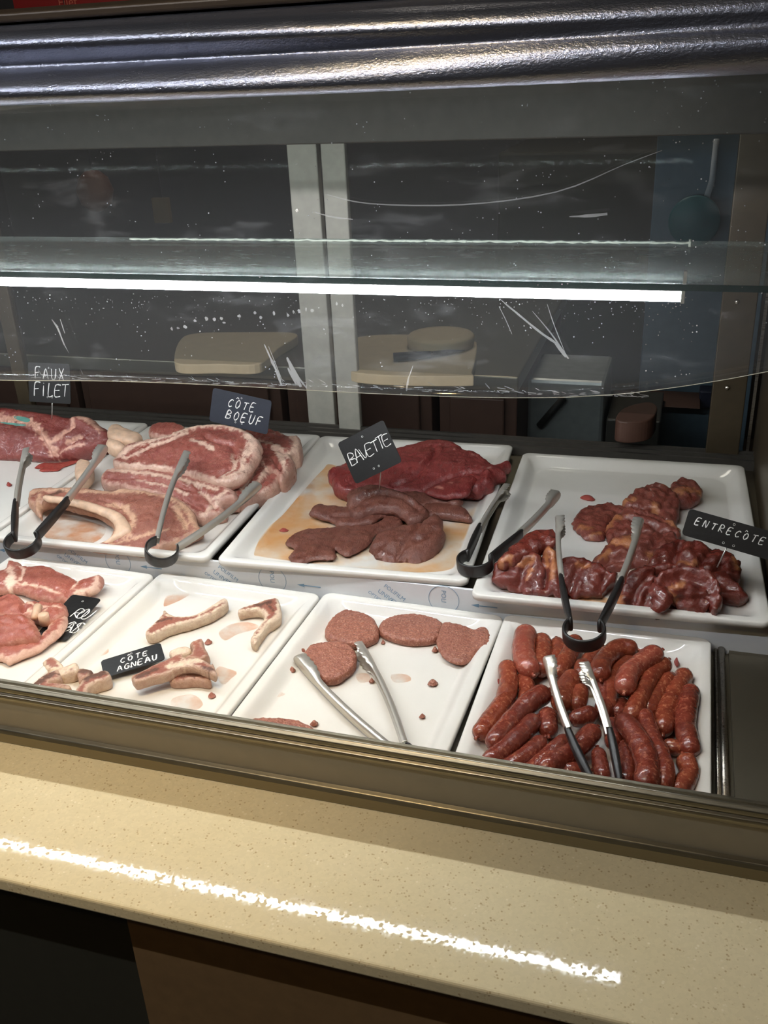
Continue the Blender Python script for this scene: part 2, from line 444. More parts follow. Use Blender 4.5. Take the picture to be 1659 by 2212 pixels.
# ---------------------------------------------------------------- the setting
def box_obj(name, x0, x1, y0, y1, z0, z1, mat, parent=None, kind=None, bv=0):
    b = MB(); b.box(x0, x1, y0, y1, z0, z1); o = b.build(name, mat, parent)
    if bv: bevel(o, bv)
    if kind: o['kind'] = kind
    return o
FZ = -.62
box_obj('floor', -3.2, 2.4, -2.2, 4.1, FZ - .1, FZ, M['floor'], kind='structure')
box_obj('ceiling', -3.2, 2.4, -2.2, 4.1, 2.1, 2.2, M['ceil'], kind='structure')
box_obj('wall_back', -3.2, 2.4, 4.1, 4.2, FZ - .1, 2.2, M['wall'], kind='structure')
box_obj('wall_left', -3.3, -3.2, -2.2, 4.2, FZ - .1, 2.2, M['wall'], kind='structure')
box_obj('wall_right', 2.4, 2.5, -2.2, 4.2, FZ - .1, 2.2, M['wall'], kind='structure')
box_obj('wall_front', -3.3, 2.5, -2.3, -2.2, FZ - .1, 2.2, M['wall'], kind='structure')

# ---------------------------------------------------------------- stone counter
XL, XR = -2.6, 1.2
c = empty('stone_counter', (0, .8, FZ), 'long speckled cream stone counter in front of the meat display', 'counter')
b = MB(); b.box(XL, XR, .690, .9405, -.022, 0); o = b.build('worktop', M['stone'], c); bevel(o, .004, 3)
b = MB(); b.box(-.63, XR, .755, .93, FZ, -.022); b.build('front_panel', M['cabinet'], c)
p0 = at_y((110, 2010), .755)
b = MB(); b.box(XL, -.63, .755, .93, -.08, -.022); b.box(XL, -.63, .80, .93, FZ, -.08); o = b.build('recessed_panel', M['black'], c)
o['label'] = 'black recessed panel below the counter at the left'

# ---------------------------------------------------------------- display case
case = empty('display_case', (-.6, 1.5, FZ), 'refrigerated butcher display case with metal frame and glass rear doors', 'display case')
# lower body behind the counter
b = MB(); b.box(XL, XR, .9415, 2.135, FZ, -.03); b.build('base_cabinet', M['dark'], case)
# front frame: bottom trim, flat face, rounded top rail
b = MB(); b.prism_x([(.9195, .0005), (.935, .0005), (.935, .026), (.928, .026), (.9215, .024), (.919, .018)], XL, XR); o = b.build('bottom_trim', M['frame'], case, False); bevel(o, .0015, 2)
b = MB(); b.box(XL, XR, .928, .940, .026, .086); b.build('front_fascia', M['frameface'], case)
prof = [(.940, .082), (.9245, .082), (.921, .085), (.920, .090), (.921, .0945), (.925, .0965), (.9235, .099), (.9245, .105), (.928, .1085), (.931, .1092), (.9325, .1060), (.9345, .1060), (.9355, .1092), (.941, .1092), (.941, .082)]
prof = [(y, z - .0055 if z > .083 else z) for y, z in prof]
b = MB(); b.prism_x(prof, XL, XR); o = b.build('top_rail', M['frame'], case, False); bevel(o, .001, 2, 20)
# deck, riser and end parts
DX = .182
b = MB(); b.box(XL, DX, .941, 1.383, -.03, .0175); b.build('front_deck', M['dsteel'], case)
b = MB(); b.box(XL, DX, 1.389, 2.125, -.03, .066); b.build('rear_deck', M['dsteel'], case)
rz = box_obj('riser_panel', XL, DX, 1.383, 1.389, .0175, .082, M['film'], case)
b = MB(); b.tube([(.110, .942, .026), (.110, 1.381, .026)], .0055, 12); b.tube([(.102, .942, .023), (.102, 1.381, .023)], .0035, 12); b.build('chrome_divider', M['steel'], case, True)
b = MB(); b.box(.122, DX, .942, 1.381, .0175, .0255); b.build('end_cover', M['dsteel'], case)
b = MB(); b.box(DX, DX + .012, .9415, 2.145, -.03, .795); o = b.build('end_panel', M['bronze'], case); bevel(o, .002)
b = MB(); b.box(.167, .173, 2.114, 2.122, .066, .795); b.build('end_edge_strip', M['steel'], case)
# rear doors
YD = 2.11
def post(name, px, pw, mat, z0=.09, z1=.80, y=YD, dep=.03):
    x0 = at_y(px, y)[0]; b = MB(); b.box(x0, x0 + pw, y, y + dep, z0, z1); o = b.build(name, mat, case); bevel(o, .002); return o
dl = empty('rear_door', (-1.5, YD, .09)); dl.parent = case; dl.matrix_parent_inverse = parent_world(case).inverted()
b = MB(); b.box(-2.6, -.876, YD + .024, YD + .028, .066, .768); b.build('pane', M['door'], dl)
b = MB(); b.box(-.882, -.810, YD + .012, YD + .036, .066, .784); o = b.build('stile', M['post'], dl); bevel(o, .003)
xl = at_y((38, 860), YD)[0]
b = MB(); b.box(xl - .012, xl + .032, YD + .012, YD + .036, .066, .784); o = b.build('stile', M['bronze'], dl); bevel(o, .003); o['label'] = 'brown left stile'
b = MB(); b.tube([(-.867, YD + .010, .605), (-.867, YD + .013, .605)], .004, 10); b.build('screw', M['screw'], dl)
dr = empty('rear_door', (-.3, YD, .09)); dr.parent = case; dr.matrix_parent_inverse = parent_world(case).inverted()
b = MB(); b.box(-.738, .084, YD + .004, YD + .008, .066, .768); b.build('pane', M['door'], dr)
b = MB(); b.box(-.793, -.736, YD - .008, YD + .012, .066, .784); o = b.build('stile', M['post'], dr); bevel(o, .003)
b = MB(); b.box(.0812, .151, YD - .01, YD + .02, .066, .795); o = b.build('corner_post', M['bronze'], case); bevel(o, .002)
for px in ((1592, 652), (1571, 838)):
    s = at_y(px, YD - .012); b = MB(); b.tube([s, s + np.array([0, -.003, 0])], [.0055, .004], 12); b.tube([s, s + np.array([0, .004, 0])], .0022, 8); b.build('screw', M['screw'], case, True)
b = MB(); b.box(XL, DX, YD - .02, YD + .05, .749, .90); o = b.build('top_beam', M['beam'], case); bevel(o, .003)
b = MB(); 
for zz, yy in ((.066, 2.05), (.066, 2.078), (.066, 2.104)): b.box(XL, DX, yy, yy + .008, .066, .066 + .022)
b.build('sliding_track', M['beam'], case)
# canopy with a folded shiny front
HP = [(1.052, .8765), (1.040, .8790), (1.030, .885), (1.0265, .894), (1.030, .903), (1.039, .910), (1.047, .914), (1.050, .919), (1.049, .925), (1.047, .931), (1.049, .939), (1.058, .948), (1.074, .956), (1.095, .9615), (1.12, .9645), (1.16, .967),
      (2.16, .99), (2.16, .965), (1.12, .94), (1.075, .925), (1.062, .90), (1.060, .880)]
def wav(x, f):
    a = 1 if f < .7 else 0
    return (a * (.006 * math.sin(x * 2.3 + f * 9) + .003 * math.sin(x * 5.1 + f * 14)), a * .002 * math.sin(x * 3.1 + f * 6))
hp = [tuple(p) for p in catmull(HP[:16], 4)] + HP[16:]
b = MB(); b.prism_x(hp, XL, XR, 60, wav); o = b.build('canopy', M['hood'], case, True); o['label'] = 'shiny folded metal canopy with bright streaks'
b = MB(); b.prism_x([(1.10, .9655), (1.10, .976), (1.13, .982), (1.17, .982), (1.17, .9655)], XL, XR); o = b.build('canopy_trim', M['trim'], case); bevel(o, .003, 3)

# marks printed on the protective film
def text_mesh(txt, size, origin, ux, uy, mat, parent, name='printed_marks', depth=.0002, shear=0):
    cu = bpy.data.curves.new(name, 'FONT'); cu.body = txt; cu.size = size; cu.align_x = 'LEFT'; cu.resolution_u = 3; cu.shear = shear
    to = bpy.data.objects.new(name, cu); COL.objects.link(to)
    bpy.context.view_layer.update()
    dg = bpy.context.evaluated_depsgraph_get(); me = bpy.data.meshes.new_from_object(to.evaluated_get(dg))
    O = Vector(origin); ux = Vector(ux).normalized(); uy = Vector(uy).normalized()
    vs = [tuple(O + ux * v.co.x + uy * v.co.y) for v in me.vertices]; fs = [tuple(p.vertices) for p in me.polygons]
    bpy.data.objects.remove(to); bpy.data.meshes.remove(me); bpy.data.curves.remove(cu)
    return vs, fs
YP = 1.3826
for k in range(-5, 1):
    xb = -.353 + k * .322
    mb = MB()
    for dx, dz, txt, sz in ((.0, -.01, 'POLIFILM', .011), (-.012, -.022, 'UNIVERSAL L', .012), (-.03, -.026, 'OPTIC & L', .009)):
        ang = -.62; ux = (math.cos(ang), 0, math.sin(ang)); uy = (-math.sin(ang), 0, math.cos(ang))
        mb.add(*text_mesh(txt, sz, (xb - .105 + dx, YP, .080 + dz), ux, uy, None, None))
    mb.build('printed_lettering', M['blue'], rz)
    mb = MB(); mb.add(*text_mesh('POLI', .012, (xb - .0, YP, .076), (0, 0, -1), (1, 0, 0), None, None))
    cx, cz, R = xb + .004, .058, .027
    mb.tube([(cx + R * math.cos(t * PI / 16), YP, cz + R * math.sin(t * PI / 16)) for t in range(33)], .0004, 5, False)
    mb.build('printed_circle', M['blue'], rz)
    x0 = xb + .062; mb = MB()
    mb.box(x0, x0 + .036, YP - .0003, YP, .0525, .0542); mb.add([(x0 - .010, YP, .0533), (x0 + .004, YP, .0570), (x0 + .004, YP, .0496)], [(0, 1, 2)])
    mb.build('printed_arrow', M['blue'], rz)
# torn corner of protective film poking out beside the tray
# ---------------------------------------------------------------- glass shelf, light tube, plastic sheet
sh = empty('glass_shelf', (-1, 1.4, .627), 'clear greasy glass shelf with green edge above the trays', 'shelf')
SY0, SY1, SZ0, SZ1 = 1.246, 1.56, .6285, .6365
b = MB(); b.box(XL, .168, SY0 + .002, SY1, SZ0, SZ1); b.build('glass_plate', M['shelf'], sh)
b = MB(); b.box(XL, .168, SY0, SY0 + .002, SZ0, SZ1); b.build('front_edge', M['gedge'], sh)
xa = at_y((280, 518), SY1)[0]; pts = []
n = 160
for i in range(n + 1):
    x = xa + (.004 - xa) * i / n
    pts.append((x, SY1 + .001, SZ1 - .003 + .0014 * vnoise((x, 0, 0), 60) + .0008 * vnoise((x, 3, 0), 190)))
b = MB(); b.tube(pts, [.0018 + .0016 * max(-.6, vnoise((p[0], 9, 0), 90)) for p in pts], 6); b.box(.003, .0065, SY1 - .004, SY1 + .004, SZ1 - .008, SZ1 + .002)
b.build('frosted_rear_edge', M['frost'], sh, True)
lt = empty('light_tube', (-1, 1.25, .62), 'glowing white light tube under the front edge of the glass shelf', 'lamp')
b = MB(); b.tube([(XL + .05, 1.254, .6195), (-.001, 1.254, .6195)], .0065, 14); b.build('tube', M['led'], lt, True)
b = MB(); b.box(XL + .05, -.001, 1.252, 1.264, .6262, .6283); b.build('channel', M['alu'], lt)
b = MB(); b.box(-.001, .0035, 1.247, 1.262, .6125, .6283); b.box(.0, .004, 1.246, 1.252, .637, .652); b.build('end_cap', M['frost'], lt)

# hanging plastic sheet: traced lower edge on its own plane
YS = 1.058
edge_px = [(-420, 800), (0, 818), (200, 822), (400, 829), (560, 836), (700, 843), (900, 851), (1050, 856), (1200, 857.5), (1280, 855), (1350, 851), (1420, 844), (1500, 834), (1580, 822), (1659, 808), (1760, 792)]
low = [at_y(p, YS) for p in edge_px]; low = catmull(low, 5)
gs = empty('plastic_sheet', (-.6, YS, .55), 'clear scratched plastic sheet hanging from the canopy above the meat', 'sneeze guard')
vs = []; nr = 14
for p in low:
    for k in range(nr + 1):
        f = k / nr; z = p[2] + (.885 - p[2]) * f
        y = YS + .010 * math.sin(p[0] * 3.0 + 1) * (1 - f) * .6 + .006 * math.sin(p[0] * 7 + f * 3) * (1 - f)
        vs.append((p[0], y, z))
m = len(low); fs = [(i * (nr + 1) + k, (i + 1) * (nr + 1) + k, (i + 1) * (nr + 1) + k + 1, i * (nr + 1) + k + 1) for i in range(m - 1) for k in range(nr)]
o = link_mesh('clear_sheet', vs, fs, M['sheet'], gs, True)
sd = o.modifiers.new('solid', 'SOLIDIFY'); sd.thickness = .0006; sd.offset = 0
# bright cut edge
ep = [(vs[i * (nr + 1)][0], vs[i * (nr + 1)][1] - .0008, vs[i * (nr + 1)][2]) for i in range(m)]
b = MB(); b.tube(ep, .00045, 6); b.build('cut_edge', M['frost'], gs, True)
# scratches and droplets on the sheet
sc = MB(); rnd = random.Random(3)
def on_sheet(p):
    q = at_y(p, YS - .0135); return q
def scratch(pts, w0, w1=None, sub=4):
    c = catmull([on_sheet(p) for p in pts], sub); w1 = w0 if w1 is None else w1; L = len(c); vv = []; ff = []
    for i, q in enumerate(c):
        t = c[min(i + 1, L - 1)] - c[max(i - 1, 0)]; nrm = np.array([-t[2], 0, t[0]]); nrm /= np.linalg.norm(nrm) + 1e-9
        ww = (w0 + (w1 - w0) * i / (L - 1)) * (.4 + .6 * math.sin(PI * min(1, (i + .4) / (L - .2))))
        ww *= 1 + .5 * vnoise(q, 300)
        vv += [q + nrm * ww, q - nrm * ww]
    ff = [(2 * i, 2 * i + 1, 2 * i + 3, 2 * i + 2) for i in range(L - 1)]
    sc.add(vv, ff)
def blob(p, rx, ry):
    q = on_sheet(p); n = 9
    sc.add([q + np.array([rx * math.cos(2 * PI * k / n) * rnd.uniform(.7, 1.2), 0, ry * math.sin(2 * PI * k / n) * rnd.uniform(.7, 1.2)]) for k in range(n)], [tuple(range(n))])
scratch([(571, 744), (585, 775), (598, 803), (608, 832)], .0012, .0024)
scratch([(575, 752), (592, 790), (606, 826)], .0008); scratch([(580, 748), (612, 828)], .0005)
scratch([(620, 772), (632, 800), (650, 836)], .002, .003); scratch([(626, 780), (645, 815), (662, 838)], .0012); scratch([(622, 795), (640, 830)], .0018)
scratch([(1079, 645), (1120, 680), (1170, 720), (1205, 745), (1228, 775)], .0007, .0016); scratch([(1150, 672), (1190, 720), (1226, 772)], .0004, .001)
scratch([(1182, 657), (1198, 705), (1222, 765)], .0005); scratch([(1078, 662), (1092, 690), (1106, 722)], .0007, .0003); scratch([(1195, 735), (1222, 772)], .0014); scratch([(1090, 655), (1150, 703)], .0009)
scratch([(112, 690), (125, 710), (137, 740), (149, 763)], .0016, .0005); scratch([(130, 690), (140, 720)], .0008); scratch([(122, 700), (138, 745)], .0005)
scratch([(892, 790), (882, 820), (878, 845)], .0006, .0016); scratch([(1230, 468), (1275, 466), (1312, 462)], .0010, .0022)
scratch([(680, 458), (715, 468), (762, 474)], .0009); scratch([(705, 420), (800, 440), (1000, 442), (1200, 415), (1350, 355), (1430, 325)], .0009, .0005)
for px in ((371, 710), (385, 709), (400, 706), (421, 693), (446, 688), (463, 690), (478, 688), (484, 697), (517, 683), (551, 676), (563, 686), (592, 677), (622, 681), (634, 674), (646, 672), (661, 668), (674, 671), (727, 656), (740, 660)):
    blob(px, rnd.uniform(.0012, .0028), rnd.uniform(.0014, .003))
for k in range(330):
    blob((rnd.uniform(0, 1500), 640 + abs(rnd.gauss(0, 42))), rnd.uniform(.0002, .0007), rnd.uniform(.0002, .0008))
for k in range(150):
    x = rnd.uniform(0, 1400); yb = 818 + (x / 1200) * 38; h = abs(rnd.gauss(0, 9)); s = rnd.uniform(4, 22)
    scratch([(x, yb - 2 - h), (x + s, yb - 2 - h * .5 - rnd.uniform(-2, 4))], rnd.uniform(.0002, .0007), None, 2)
for k in range(60):
    blob((rnd.uniform(0, 1659), rnd.uniform(240, 640)), rnd.uniform(.0002, .0006), rnd.uniform(.0002, .0008))
o = sc.build('scratches', M['smear'], gs); o['label'] = 'white scratches and dried droplets'; o['kind'] = 'stuff'

# ---------------------------------------------------------------- kitchen seen through the rear doors
def obox(name, pxs, y, dy, mat, label, cat, bv=.004, zfix=None):
    a = at_y(pxs[0], y); c2 = at_y(pxs[1], y); b = MB()
    b.box(min(a[0], c2[0]), max(a[0], c2[0]), y, y + dy, zfix if zfix is not None else min(a[2], c2[2]), max(a[2], c2[2]))
    o = b.build(name, mat); bevel(o, bv)
    return tag(o, label, cat)
YK = 2.20
tb = empty('prep_table', (-.7, 2.9, FZ), 'steel kitchen work table behind the rear glass doors', 'table')
ZT = .205
b = MB(); b.box(-2.4, -.36, YK, 3.15, ZT - .04, ZT); o = b.build('table_top', M['dsteel'], tb); bevel(o, .004)
for i, (xx, ww, mt) in enumerate(((-2.4, .75, 'wood'), (-1.63, .62, 'wood'), (-.99, .40, 'wood'), (-.57, .20, 'wood'))):
    b = MB(); b.box(xx, xx + ww, YK + .05, 3.1, FZ, ZT - .04); d = b.build('cabinet', M[mt], tb); bevel(d, .003)
    b = MB(); b.box(xx + .03, xx + ww - .03, YK + .035, YK + .05, -.40, ZT - .07); e = b.build('cabinet_door', M[mt], d); bevel(e, .004)
def rounded(name, px, z, thick, mat, label, cat, n=7, extra=0.):
    pts = [at_z(p, z) for p in px]; pts = catmull(pts, n, True); m = len(pts)
    vs = [(p[0], p[1], z) for p in pts] + [(p[0], p[1], z - thick) for p in pts]
    fs = [tuple(range(m)), tuple(range(2 * m - 1, m - 1, -1))] + [(i, (i + 1) % m, m + (i + 1) % m, m + i) for i in range(m)]
    o = link_mesh(name, vs, fs, mat, None, False); bevel(o, .003); return tag(o, label, cat)
rounded('cutting_board', [(376, 772), (388, 735), (420, 720), (520, 717), (640, 720), (600, 752), (560, 785), (470, 786), (390, 786)], .232, .026, M['board'], 'large cream cutting board on the kitchen table behind the left door', 'cutting board')
rounded('cutting_board', [(765, 730), (880, 722), (1010, 735), (1030, 745), (1020, 800), (1000, 812), (770, 805), (762, 770)], .232, .026, M['board'], 'cream cutting board with a knife on it behind the right door', 'cutting board')
zc = .262; cc = at_z((952, 722), zc); b = MB(); b.tube([cc + np.array([0, 0, -.03]), cc + np.array([0, 0, -.006]), cc, cc + np.array([0, 0, .001])], [.085, .088, .083, .06], 40)
tag(b.build('cheese_wheel', M['board'], None, True), 'round flat pale cheese wheel on the cutting board behind the right door', 'cheese')
kn = empty('kitchen_knife', tuple(at_z((900, 768), .240)), 'black handled kitchen knife on the cutting board behind the glass', 'knife')
b = MB(); b.tube([at_z((850, 772), .242), at_z((885, 769), .243), at_z((930, 766), .242)], [.012, .011, .009], 10); b.build('handle', M['grip'], kn, True)
b = MB(); p1, p2 = at_z((930, 766), .241), at_z((1005, 757), .238); b.tube([p1, (p1 + p2) / 2, p2], [.008, .0075, .001], 4); b.build('blade', M['steel'], kn)
obox('steel_bin', ((1140, 818), (1300, 960)), 2.42, .25, M['alu'], 'pale steel bin standing behind the right glass door', 'bin', .01, FZ)
wb = MB(); q = [at_y(p, 2.40) for p in ((1205, 862), (1230, 858), (1175, 920), (1155, 922))]; wb.tube([(q[0] + q[1]) / 2, (q[2] + q[3]) / 2], .010, 8)
tag(wb.build('broom_handle', M['dark'], None, True), 'dark slanting handle leaning in front of the steel bin', 'handle')
o = obox('wall_partition', ((1424, 250), (1600, 1010)), 2.75, .03, M['bluew'], None, None, .002, FZ); o['kind'] = 'structure'
tp = empty('hanging_pan', tuple(at_y((1510, 470), 2.66)), 'dark teal pan hanging on the blue grey panel', 'pan')
a = at_y((1500, 478), 2.70); b = MB(); b.tube([a + np.array([0, .04, 0]), a + np.array([0, .03, 0]), a + np.array([0, 0, 0]), a + np.array([0, -.005, 0])], [.055, .06, .066, .062], 24); b.build('pan_body', M['teal'], tp, True)
b = MB(); b.tube([a + np.array([.02, .02, .03]), a + np.array([.035, .02, .10]), at_y((1548, 300), 2.72)], [.009, .008, .007], 8); b.build('pan_handle', M['cloth'], tp, True)
obox('blue_box', ((1512, 845), (1545, 882)), 2.68, .06, M['navy'], 'small navy box on the blue grey panel beside the metal post', 'box')
obox('dark_shelf', ((1398, 876), (1512, 884)), 2.60, .14, M['wood'], 'thin dark red shelf in front of the blue grey panel', 'shelf', .002)
rounded('meat_joint', [(1330, 905), (1350, 880), (1400, 868), (1420, 880), (1405, 905), (1360, 912)], .16, .05, M['wood'], 'dark red joint of meat behind the right door', 'meat')
obox('floor_cupboard', ((1310, 905), (1420, 990)), 2.40, .25, M['beam'], 'low grey cupboard under the dark red meat joint', 'cupboard', .004, FZ)
obox('dark_fridge', ((1075, 330), (1400, 830)), 3.3, .6, M['black'], 'tall dark fridge against the kitchen wall behind the right door', 'fridge', .01, FZ)
bl = at_y((205, 412), 3.2); b = MB()
for_r = [(-.075, .004), (-.07, .028), (-.045, .056), (0, .068), (.045, .054), (.068, .028), (.073, .004)]
b.tube([bl + np.array([0, 0, h]) for h, r in for_r], [r for h, r in for_r], 20)
r_ = empty('orange_balloon', tuple(bl), 'dim orange round balloon seen through the upper left door glass', 'balloon'); b.build('balloon_skin', M['pinkish'], r_, True)
b = MB(); b.tube([bl + np.array([0, 0, .066]), (bl[0], bl[1], 2.1)], .0015, 6); b.build('string', M['lampb'], r_, True)
a = at_y((347, 428), 3.2); r_ = empty('card_tag', tuple(a), 'dim kraft card hanging behind the upper left door glass', 'card')
o = obox('card', ((326, 428), (368, 482)), 3.2, .02, M['kraft'], None, None, .002); bpy_parent(o, r_)
b = MB(); b.tube([a + np.array([0, .01, 0]), (a[0], a[1] + .01, 2.1)], .0015, 6); b.build('string', M['lampb'], r_, True)

# red menu board over the counter, behind the canopy
rb = empty('menu_board', tuple(at_y((150, -40), 3.6)), 'red menu board with pale lettering behind the canopy at the top left', 'menu board')
a, c2 = at_y((35, 40), 3.6), at_y((650, -190), 3.6)
b = MB(); b.box(a[0], c2[0], 3.6, 3.63, a[2] - .25, c2[2]); b.build('board', M['redb'], rb)
for f in (.2, .8):
    xx = a[0] + (c2[0] - a[0]) * f; b = MB(); b.tube([(xx, 3.615, c2[2]), (xx, 3.615, 2.1)], .006, 8); b.build('hanger', M['lampb'], rb)
t0 = at_y((127, 17), 3.597)
tm = MB(); tm.add(*text_mesh('Filet', .05, tuple(t0), (1, 0, .02), (0, 0, 1), None, None)); tm.build('lettering', M['redtxt'], rb)
# ---------------------------------------------------------------- trays
def rrect(w, d, r, n=6):
    out = []
    for cx, cy, a0 in ((w / 2 - r, d / 2 - r, 0), (-w / 2 + r, d / 2 - r, PI / 2), (-w / 2 + r, -d / 2 + r, PI), (w / 2 - r, -d / 2 + r, 1.5 * PI)):
        for k in range(n + 1):
            a = a0 + k * PI / 2 / n; out.append((cx + r * math.cos(a), cy + r * math.sin(a)))
    return out
def tray(cx, cy, zrim, w, d, ang, label, flange=.013, depth=.018, hang=.012):
    t = empty('serving_tray', (cx, cy, zrim - depth - .003), label, 'tray', 'white melamine trays', math.radians(ang))
    ins = [(0, -hang), (-.0006, -.006), (0, -.002), (.0012, -.0006), (.003, 0), (flange, 0), ] + [(flange + .027 * t, -depth * (t * t * (3 - 2 * t)) ** .9) for t in (.12, .22, .32, .42, .52, .62, .72, .82, .91, 1.0)]
    und = [(flange + .027, -depth - .003), (flange + .016, -depth - .002), (flange + .006, -.006), (flange, -.0035), (.004, -.0035), (.0025, -.006), (.002, -hang)]
    loops = []
    for i, z in ins + und:
        r = max(.016 - i * .1, .012) + max(0, i - flange) * 1.1
        loops.append([(x, y, z) for x, y in rrect(w - 2 * i, d - 2 * i, r, 8)])
    n = len(loops[0]); vs = [p for l in loops for p in l]; fs = []
    L = len(loops); gap = len(ins) - 1
    for k in range(L):
        if k == gap: continue
        k2 = (k + 1) % L
        for j in range(n): fs.append((k * n + j, k * n + (j + 1) % n, k2 * n + (j + 1) % n, k2 * n + j))
    fs.append(tuple(gap * n + j for j in range(n))); fs.append(tuple((gap + 1) * n + j for j in range(n))[::-1])
    me = bpy.data.meshes.new('tray_body'); me.from_pydata(vs, [], fs); me.update()
    bm = bmesh.new(); bm.from_mesh(me); bmesh.ops.recalc_face_normals(bm, faces=bm.faces); bm.to_mesh(me); bm.free()
    me.materials.append(M['tray']); me.polygons.foreach_set('use_smooth', [len(p.vertices) < 10 for p in me.polygons])
    o = bpy.data.objects.new('tray_body', me); COL.objects.link(o); o.parent = t; o.location = (0, 0, depth + .003)
    return t
ZR, ZF = 0.0956, 0.046            # rim heights, rear row and front row
RF, FF = ZR - .018, ZF - .018    # floors inside
tr_bav = tray(-0.5570, 1.7007, ZR, 0.4642, 0.6457, 2.9, 'white tray holding the bavette flank meat, second from right in the back row')
tr_ent = tray(-0.0675, 1.6774, ZR, 0.4705, 0.6457, 1.6, 'white tray of dark entrecote meat, rightmost in the back row')
tr_cot = tray(-1.0307, 1.6880, ZR, 0.4621, 0.6457, 1.2, 'white tray under the big ribs of beef, left of the bavette tray')
tr_fau = tray(-1.5023, 1.6880, ZR, 0.4621, 0.6457, 1.2, 'white tray under the sirloin joint, leftmost in the back row')
tr_bur = tray(-0.4114, 1.1618, ZF, 0.3270, 0.4320, -1.8, 'white tray of minced beef patties in the front row')
tr_sau = tray(-0.0749, 1.1624, ZF, 0.3334, 0.4320, -0.3, 'white tray filled with red sausages at the front right')
tr_cho = tray(-0.7448, 1.1624, ZF, 0.3292, 0.4320, -2.0, 'white tray with a few lamb chops in the front row')
tr_lam = tray(-1.0793, 1.1624, ZF, 0.3292, 0.4320, -2.0, 'white tray of pink lamb slices, leftmost in the front row')

def puddle(name, cm, outline, z, parent, mat=None, th=.0007):
    pts = resample(catmull([at_z(cm(p), z) for p in outline], 5, True), .006, True); m = len(pts)
    vs = [(p[0], p[1], z + .0004 + th) for p in pts] + [(p[0], p[1], z + .0003) for p in pts]
    fs = [tuple(range(m)), tuple(range(2 * m - 1, m - 1, -1))] + [(i, (i + 1) % m, m + (i + 1) % m, m + i) for i in range(m)]
    return link_mesh(name, vs, fs, mat or M['juice'], parent, False)

# ---------------------------------------------------------------- tongs
def frame_basis(C, A1, A2):
    d1 = (A1 - C) / np.linalg.norm(A1 - C); d2 = (A2 - C) / np.linalg.norm(A2 - C)
    n = np.cross(d1, d2); n /= np.linalg.norm(n)
    if n[2] < 0: n = -n
    b = d1 + d2; b /= np.linalg.norm(b)
    c = np.cross(n, b)
    return b, c, n
def sweep_rect(mb, pts, wn, wt, n, sec=None, round_=True):
    """strip along pts; wn = width along n, wt = thickness across."""
    m = len(pts); vs = []; K = 12
    for i in range(m):
        t = pts[min(i + 1, m - 1)] - pts[max(i - 1, 0)]; t /= np.linalg.norm(t)
        s = np.cross(t, n); s /= np.linalg.norm(s); nn = np.cross(s, t)
        for k in range(K):
            a = 2 * PI * k / K; ca, sa = math.cos(a), math.sin(a)
            e = .55
            vs.append(pts[i] + nn * (wn[i] / 2 * math.copysign(abs(ca) ** e, ca)) + s * (wt[i] / 2 * math.copysign(abs(sa) ** e, sa)))
    fs = [(i * K + k, i * K + (k + 1) % K, (i + 1) * K + (k + 1) % K, (i + 1) * K + k) for i in range(m - 1) for k in range(K)]
    fs += [tuple(range(K))[::-1], tuple((m - 1) * K + k for k in range(K))]
    mb.add(vs, fs)
